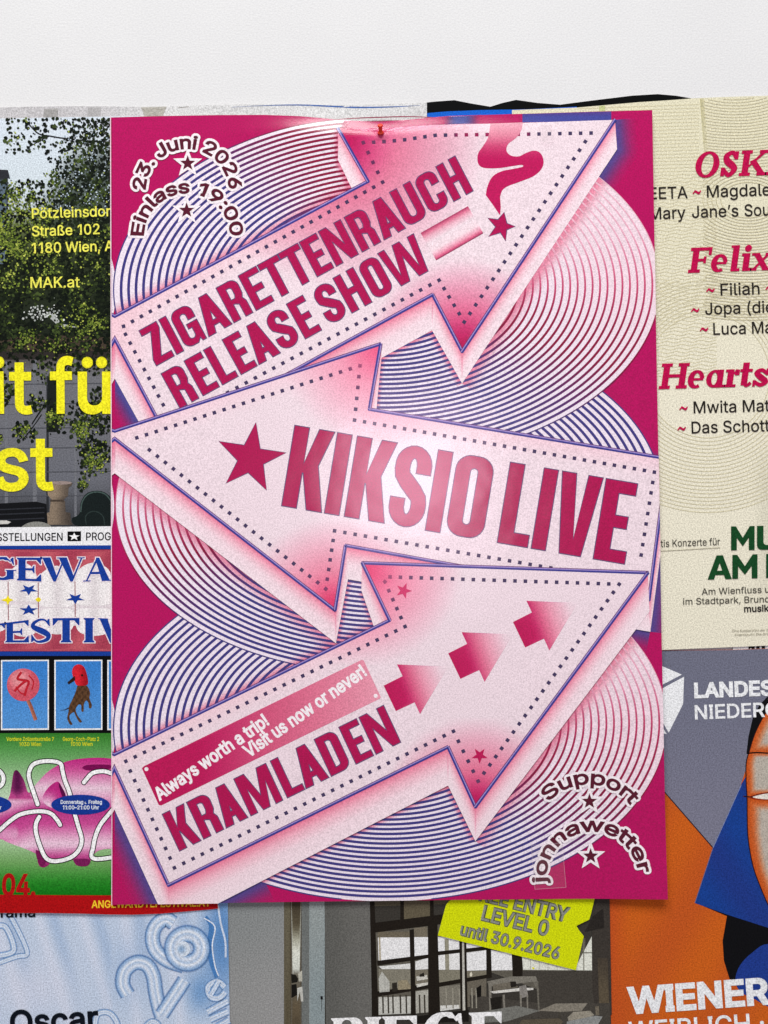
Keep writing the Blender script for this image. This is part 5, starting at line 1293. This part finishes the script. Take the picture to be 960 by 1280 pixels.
# ================================================================ bottom right: the orange, grey and blue poster
def gallery_poster():
    P = Poster('gallery_poster', 'orange and grey poster with blue-robed painted face and white lettering WIENER', 'poster', .0022, (880, 1050))
    OR = (206, 98, 30)
    g = Geo(); g.fill([[(748, 817), (830, 812.8), (914, 812.2), (960, 810.6), (1060, 807), (1064, 1380), (766, 1380), (760, 1150)]], lambda x, y: mix(mix(OR, (196, 88, 34), .5 + .5 * math.sin(x * .05 + y * .03)), (196, 84, 34), sstep(790, 764, x)), step=12); P.add('paper_sheet', g, 0, thick=.00025)
    GY = (112, 114, 132)
    g = Geo(); g.fill([[(749, 817.4), (830, 813.2), (914, 812.5), (960, 810.9), (1060, 807.4), (1060, 900), (950, 900), (936, 950), (926, 981), (891, 1059.4), (830.3, 989.4), (750, 900)]], lambda x, y: mix(GY, (124, 124, 142), sstep(830, 1050, y)), step=14); P.add('grey_field', g, 1)
    g = Geo(); g.raw(stroke([(829.5, 988.6), (891.3, 1059.8)], 1.2), [[0, 1, 2, 3]], (30, 26, 40)); P.add('field_line', g, 2)
    K = (17, 17, 20)
    g = Geo(); g.fill([[(1060, 850), (990, 858), (970, 864), (958, 872), (949, 881.5), (941, 897), (935.4, 921), (933, 942), (950, 950), (1060, 950)]], K); P.add('hair', g, 2)
    g = Geo(); g.fill([[(926.6, 980), (932.4, 970), (940, 1000), (1060, 1180), (1060, 1196), (960, 1159.6), (910, 1143.5), (868.4, 1128.6), (891, 1059.4)]], lambda x, y: mix((34, 58, 134), (26, 66, 146), .5 + .5 * math.sin(x * .06 - y * .04)), step=12); P.add('robe', g, 3)
    g = Geo(); g.raw(stroke([(891.2, 1059.4), (926.4, 981)], .9), [[0, 1, 2, 3]], (128, 140, 178)); g.raw(stroke([(868.4, 1128.6), (891.2, 1059.4)], .9), [[0, 1, 2, 3]], (110, 104, 130)); P.add('robe_edge', g, 4)
    face = smooth([(1060, 876), (980, 878), (960, 888), (950.6, 902), (942.6, 919), (936.4, 939), (932.6, 954), (932.6, 978), (933.6, 996), (934.4, 1040), (938, 1068), (943, 1089), (951, 1110), (960, 1131), (975, 1160), (1060, 1240)], 4)
    def fc(x, y):
        e = ramp([(888, (960,)), (902, (950.6,)), (919, (942.6,)), (939, (936.4,)), (954, (932.6,)), (996, (933.6,)), (1040, (934.4,)), (1068, (938,)), (1089, (943,)), (1110, (951,)), (1131, (960,)), (1240, (1060,))], y)[0]
        d = x - e + min(0, 0)
        if y < 941: d2 = min(d, (941 - y) * 1.2, 30)
        elif y < 994: d2 = min(d * 1.6 - 3, (y - 941) * 3, (994 - y) * 1.8)
        else: d2 = min(d - 2, (y - 1000) * 1.1)
        n = .08 * math.sin(x * .9 + y * .5)
        return ramp([(0, (196, 84, 30)), (6, (204, 104, 54)), (11, (196, 150, 120)), (15, (186, 176, 164)), (40, (182, 176, 164))], d2 + n * 8)
    g = Geo(); g.fill([face], fc, step=3); f = P.add('painted_face', g, 4)
    g = Geo()
    g.fill([stroke(smooth([(934.4, 941.6), (946, 940.6), (962, 941.4), (1010, 943)], 4), 1.7)], (24, 16, 14)); P.add('brow_line', g, 5, parent=f)
    g = Geo(); g.fill([smooth([(940, 996), (948, 993.4), (962, 991.8), (962, 998.6), (950, 998.4)], 3, True)], (232, 226, 216)); e = P.add('eye', g, 5, parent=f)
    g = Geo(); g.fill([stroke(smooth([(929, 995), (936, 996), (948, 992.8), (962, 990.6), (1000, 988)], 4), [1.0, 1.6, 1.4])], (120, 36, 20)); P.add('eye_line', g, 6, parent=f)
    g = Geo(); g.fill([stroke(smooth([(936, 996.4), (946, 998.8), (962, 999.6)], 4), 1.0)], (150, 44, 24), z=.00003); g.fill([stroke([(930, 995.2), (941, 996.2)], 1.1)], K); P.add('eye_line', g, 7, parent=f)
    g = Geo(); A, = [stroke(face, 1.3)]; g.fill([A], (40, 20, 24)); P.add('face_outline', g, 5, parent=f)
    g = Geo(); g.fill([[(868.6, 1128.2), (909, 1142.6), (960, 1158), (1060, 1192), (1060, 1240), (1000, 1200), (960, 1181), (941, 1190), (924.6, 1207), (919.4, 1224.6), (912, 1224), (904.8, 1200.8), (903.2, 1176), (908.6, 1145)]], K); P.add('collar', g, 2)
    g = Geo(); g.fill([smooth([(919, 1226), (924.6, 1207), (941, 1190), (962, 1179.6), (1010, 1190), (1060, 1230), (1060, 1290), (1010, 1280), (962, 1259), (940, 1247), (926, 1240)], 4, True)], (34, 60, 140)); P.add('sleeve', g, 3)
    W_ = (238, 240, 242)
    g = Geo(); g.fill([[(800, 826), (828, 832.8), (852.2, 843.2), (828, 855.8), (800, 868)]], W_); g.fill([[(855, 845.8), (853.8, 879.8), (835.8, 915.8), (828.4, 903), (812, 868), (828, 860.4)]], W_); g.fill([[(815, 890), (828, 908.6), (833.4, 917.6), (826, 916)]], W_); P.add('cube_emblem', g, 2)
    P.words('LANDES', (867.8, 871.8), (966.6, 868.2), 17.4, W_, .035, 6); P.words('NIEDERÖ', (868.6, 899), (974, 894.8), 17.2, W_, .016, 6)
    P.words('WIENER', (785, 1266), (963.5, 1253.4), 30.5, W_, .035, 6); P.words('WEIBLICH ·', (786.5, 1300.5), (955.5, 1289), 23, W_, .012, 6)
gallery_poster()

# ================================================================ right: the cream concert poster
def cream_poster():
    P = Poster('music_poster', 'cream poster with fine wavy lines, crimson slab headings and dark green lettering', 'poster', .0032, (900, 460))
    L_, Rr = 640, 1060
    OUT = [(L_, 137.6), (722, 134.4), (800, 127.6), (840, 125), (868, 122.8), (905, 121.2), (960, 119.6), (Rr, 116), (Rr, 804), (960, 807), (828, 812.4), (L_, 819)]
    CR = (233, 228, 207)
    g = Geo(); g.fill([OUT], lambda x, y: mix(mix((222, 217, 190), CR, sstep(130, 560, y)), (206, 202, 182), .6 * sstep(935, 962, x) * sstep(540, 600, y) * sstep(800, 700, y)), step=14); P.add('paper_sheet', g, 0, thick=.00025)  # paper darkened towards the lower right edge: shading of its curve painted in
    LC = (208, 201, 168)
    def ribbon(g, p, w):
        p = clean(p)
        if len(p) < 2: return
        n = len(g.v); q = stroke(p, w, miter=False); m = len(p)
        g.raw(q, [[i, i + 1, 2 * m - 2 - i, 2 * m - 1 - i] for i in range(m - 1)], LC)
    g = Geo()
    for k in range(80):
        y = 136 + k * 4.35
        if y > 478: break
        p = [(x, y - (x - 720) * .035 + (1.1 * math.sin(x / 3.4 + k * .9) * sstep(205, 240, y))) for x in [722 + i * 2.2 for i in range(int(((876 if y < 205 else 900) - 722) / 2.2))]]
        p = [q for q in p if q[1] > 134.6 - (q[0] - 722) * .088]
        ribbon(g, p, 1.0)
    P.add('wavy_lines', g, 1)
    def rings(cx, cy, rx, ry, step, n0, n1, keep, lay):
        g = Geo()
        for k in range(n0, n1):
            f = k * step
            cur = []
            for i in range(161):
                t = 2 * math.pi * i / 160
                q = (cx + (rx - f) * math.cos(t), cy + (ry - f * ry / rx) * math.sin(t))
                if keep(*q): cur.append(q)
                else:
                    ribbon(g, cur, 1.0); cur = []
            ribbon(g, cur, 1.0)
        P.add('wavy_lines', g, lay)
    top = lambda x: 123.4 - (x - 868) * .036
    rings(884, 470, 172, 170.5, 4.7, 0, 21, lambda x, y: 800 < x < 1040 and y > 350, 2)
    rings(918, 60, 210, 150, 5.2, 0, 40, lambda x, y: 878 < x < 1040 and y > top(x) + 1.2, 3)
    rings(935, 250, 230, 150, 5.6, 0, 36, lambda x, y: 878 < x < 1040 and 212 < y < 460, 4)
    g = Geo(); g.fill([[(874.6, 123.4), (880, 123.2), (886, 200), (881, 205)]], lambda x, y: (196, 190, 140, .55 * (1 - sstep(876, 884, x)))); P.add('fold_shade', g, 5, alpha=True)  # shading along the paper fold, painted as a translucent strip on a flat sheet
    g = Geo(); g.fill([[(749, 132.6), (756, 132), (757, 160), (750, 160)]], (190, 196, 140)); P.add('green_mark', g, 5)
    CM, K, GN = (186, 14, 74), (40, 36, 32), (24, 72, 38)
    # crimson slab italics: heavy grotesque forms with slabs added
    def slab(word, letters, base0, slope, cap, lay):
        g = Geo(); sh = .14
        for ch, x0, x1 in letters:
            b0 = base0 + (x0 - letters[0][1]) * slope; h = cap; w = (x1 - x0) / h - (sh * .25 if ch.isupper() else .0)
            s, t, xh = .25, .13, .70
            bar = lambda a, b, c, d: [(a, c), (b, c), (b, d), (a, d)]
            A = []; H = []
            if ch == 'O': A = [circle(w / 2, .5, w / 2, .52, 32)]; H = [circle(w / 2, .5, w / 2 - s * .98, .41, 28, -.08)]
            elif ch == 'S':
                c = smooth([(w - .12, .72), (w * .6, .93), (.18, .82), (.22, .62), (w * .62, .44), (w - .14, .27), (w * .5, .06), (.10, .30)], 4); n = len(c)
                A = [stroke(c, [.15 + .12 * math.exp(-((i / n - .5) / .25) ** 2) for i in range(n)]), bar(w - .19, w - .04, .66, .98), bar(.02, .17, .02, .36)]
            elif ch == 'K': A = [bar(.09, .09 + s, 0, 1), bar(0, s + .18, 0, t), bar(0, s + .18, 1 - t, 1), [(.28, .36), (w - .22, .94), (w - .04, .94), (.36, .34)], [(.36, .56), (.56, .66), (w - .02, .06), (w - .28, .06)], bar(w - .36, w + .02, 0, t), bar(w - .34, w - .0, 1 - t, 1)]
            elif ch == 'A': A = [[(.06, 0), (.22, 0), (w / 2 + .04, 1), (w / 2 - .10, 1)], [(w - .40, 0), (w - .06, 0), (w / 2 + .16, 1), (w / 2 - .10, 1)], bar(w * .25, w * .7, .26, .36), bar(-.04, .34, 0, t), bar(w - .48, w, 0, t)]
            elif ch == 'F': A = [bar(.10, .10 + s, 0, 1), bar(0, s + .22, 0, t), bar(0, w - .02, 1 - t, 1), bar(w - .14, w - .02, .68, 1), bar(.2, w * .72, .44, .55), bar(w * .64, w * .76, .36, .64)]
            elif ch == 'H': A = [bar(.09, .09 + s, 0, 1), bar(w - .09 - s, w - .09, 0, 1), bar(.2, w - .2, .44, .57)] + [bar(a, a + s + .18, c, c + t) for a in (0, w - s - .18) for c in (0, 1 - t)]
            elif ch == 'e':
                c = [(w / 2 + (w / 2 - .10) * math.cos(R(a)), xh / 2 + (xh / 2 - .05) * math.sin(R(a))) for a in range(5, 320, 15)]; n = len(c)
                A = [stroke(c, [.11 + .12 * abs(math.cos(R(a))) * (1 if 90 < a < 270 else .5) for a in range(5, 320, 15)]), bar(.14, w - .05, xh / 2 - .05, xh / 2 + .045)]
            elif ch == 'l': A = [bar(.08, .08 + s, 0, 1.04), bar(0, .2, .94, 1.04), bar(.08, w + .04, 0, .12)]
            elif ch == 'i': A = [bar(.08, .08 + s, 0, xh), bar(0, .2, xh - .11, xh), bar(.08, w + .04, 0, .12), circle(.22, .90, .14, n=16)]
            elif ch == 'x': A = [[(.04, xh), (.30, xh), (w - .02, 0), (w - .28, 0)], [(w - .16, xh), (w - .02, xh), (.16, 0), (.02, 0)], bar(0, .32, xh - .1, xh), bar(w - .32, w + .02, 0, .1), bar(0, .26, 0, .1), bar(w - .26, w, xh - .1, xh)]
            elif ch == 'a':
                c = [(w * .44 + (w * .44 - .10) * math.cos(R(a)), xh / 2 + (xh / 2 - .05) * math.sin(R(a))) for a in range(0, 360, 15)]
                A = [circle(w * .45, xh / 2, w * .45, xh / 2, 28), bar(w - .08 - s, w - .06, 0, xh), bar(w - .1 - s, w + .05, 0, .11)]; H = [circle(w * .44, xh / 2, w * .45 - s * .86, xh / 2 - .11, 20)]
            elif ch == 'r': A = [bar(.08, .08 + s, 0, xh), bar(0, .2, xh - .11, xh), bar(0, s + .2, 0, .11), [(.24, .42), (.30, .54), (w * .72, xh), (w, xh - .02), (w, xh - .24), (w - .16, xh - .24), (w * .62, xh - .17)]]
            elif ch == 't': A = [bar(.08, .08 + s, .06, .95), bar(0, w, xh - .12, xh), stroke(smooth([(.2, .16), (.28, .06), (w - .12, .07), (w - .02, .16)], 4), .13)]
            elif ch == 's':
                c = smooth([(w - .10, xh * .70), (w * .5, xh - .06), (.14, xh * .76), (w * .5, xh * .5), (w - .13, xh * .26), (w * .5, .06), (.08, xh * .28)], 4); n = len(c)
                A = [stroke(c, [.13 + .10 * math.exp(-((i / n - .5) / .25) ** 2) for i in range(n)]), bar(w - .15, w - .03, xh * .62, xh), bar(.02, .13, 0, xh * .36)]
            T = lambda q: (x0 + (q[0] + sh * q[1]) * h, b0 + q[0] * h * slope - q[1] * h)
            g.fill([[T(q) for q in p] for p in A], CM, [[T(q) for q in p] for p in H])
        P.add('slab_lettering', g, lay)
    slab('OSKA', [('O', 867, 898), ('S', 899, 922), ('K', 923, 957.5), ('A', 957, 990)], 222.4, -.035, 32, 7)
    slab('Felix', [('F', 859.5, 888), ('e', 887.5, 908), ('l', 910, 922.5), ('i', 924.5, 937.5), ('x', 937, 962)], 341.4, -.035, 31.5, 7)
    slab('Hearts', [('H', 823, 859), ('e', 858.5, 879), ('a', 881, 904), ('r', 904.5, 922), ('t', 922.5, 938), ('s', 939, 960)], 486.6, -.028, 32, 7)
    def tilde(x, y):
        g = Geo(); p = smooth([(x, y + 1.6), (x + 2.6, y - 1.6), (x + 5.4, y - .2), (x + 7.4, y + .6), (x + 9.8, y - 2.6)], 4)
        g.fill([stroke(p, [1.6, 2.8, 2.6, 2.8, 1.6])], CM); P.add('tilde', g, 7)
    W_ = .006
    P.words('EETA', (812, 249.2), (859.6, 247.6), 14.6, K, W_, 7); tilde(866, 241); P.words('Magdale', (883.6, 246.8), (963, 244.2), 14.6, K, W_, 7)
    P.words('Mary', (812, 274.4), (857, 272.8), 14.6, K, W_, 7); P.words("Jane’s", (865, 272.4), (923, 270.6), 14.6, K, W_, 7); P.words('Sou', (930.6, 270.4), (962, 269.4), 14.6, K, W_, 7)
    tilde(883, 363.4); P.words('Filiah', (900.6, 369.4), (949.4, 367.8), 14.6, K, W_, 7); tilde(957, 361)
    tilde(864, 388.4); P.words('Jopa (die', (881.4, 393.4), (967, 390.6), 14.6, K, W_, 7)
    tilde(875, 412.4); P.words('Luca Ma', (891.6, 418.6), (965, 416.2), 14.6, K, W_, 7)
    tilde(849.4, 511); P.words('Mwita Mat', (867, 516.6), (962, 514), 14.6, K, W_, 7)
    tilde(847, 536.4); P.words('Das Schott', (864.4, 541.8), (962, 539), 14.6, K, W_, 7)
    GK = (72, 72, 62)
    P.words('Gratis Konzerte für', (809, 684.4), (900, 681.2), 8.8, GK, .002, 7)
    g = Geo(); g.raw(stroke([(826, 688.8), (862, 686.8), (900, 684.5)], .8), [[0, 1, 4, 5], [1, 2, 3, 4]], (176, 172, 150)); P.add('rule_line', g, 7)
    def heavy(word, letters, base0, slope, cap):
        g = Geo()
        for ch, x0, x1 in letters:
            h = cap; w = (x1 - x0) / h; b0 = base0 + (x0 - letters[0][1]) * slope
            if ch == 'M': o, H = [(0, 0), (.24, 0), (.24, .52), (w / 2, .16), (w - .24, .52), (w - .24, 0), (w, 0), (w, 1), (w - .2, 1), (w / 2, .52), (.2, 1), (0, 1)], []
            elif ch == 'A': o, H = [(0, 0), (.27, 0), (.33, .18), (w - .33, .18), (w - .27, 0), (w, 0), (w * .63, 1), (w * .37, 1)], [[(.40, .36), (w - .40, .36), (w / 2, .68)]]
            else: o, H = block(ch, w, .27, .2)
            T = lambda q: (x0 + q[0] * h, b0 + q[0] * h * slope - q[1] * h)
            g.fill([[T(q) for q in o]], GN, [[T(q) for q in p] for p in H])
        P.add('heavy_lettering', g, 7)
    heavy('MU', [('M', 913.6, 943), ('U', 946, 977)], 688, -.02, 30); heavy('AM F', [('A', 884.2, 914.6), ('M', 915.2, 946.6), ('F', 957.4, 980)], 724.6, -.03, 30)
    P.words('Am Wienfluss u', (877, 743.6), (961.5, 740.6), 8, GK, .004, 7); P.words('im Stadtpark, Bruno', (853.8, 756), (962, 752.6), 8, GK, .004, 7); P.words('musik', (930, 765), (961.4, 764), 8, (40, 38, 36), .018, 7)
    for s_, a, b in (('Eine Kooperation der Stadt', (915.4, 790), (968, 788.6)), ('Impressum: Die Grüne', (918.4, 794.8), (966, 793.6))): P.words(s_, a, b, 2.8, (150, 146, 128), 0, 7)
cream_poster()
def paper_scrap():
    P = Poster('white_leaflet', 'white leaflet edge with cut-off black letters between cream and grey posters', 'leaflet', .0018, (940, 809))
    sheet(P, [(916, 795), (1040, 790), (1040, 830), (960, 832), (916, 833)], (240, 240, 240), step=12, thick=.0001)
    P.words('19', (936, 819), (957, 818), 13, (24, 24, 26), .05, 1)
paper_scrap()
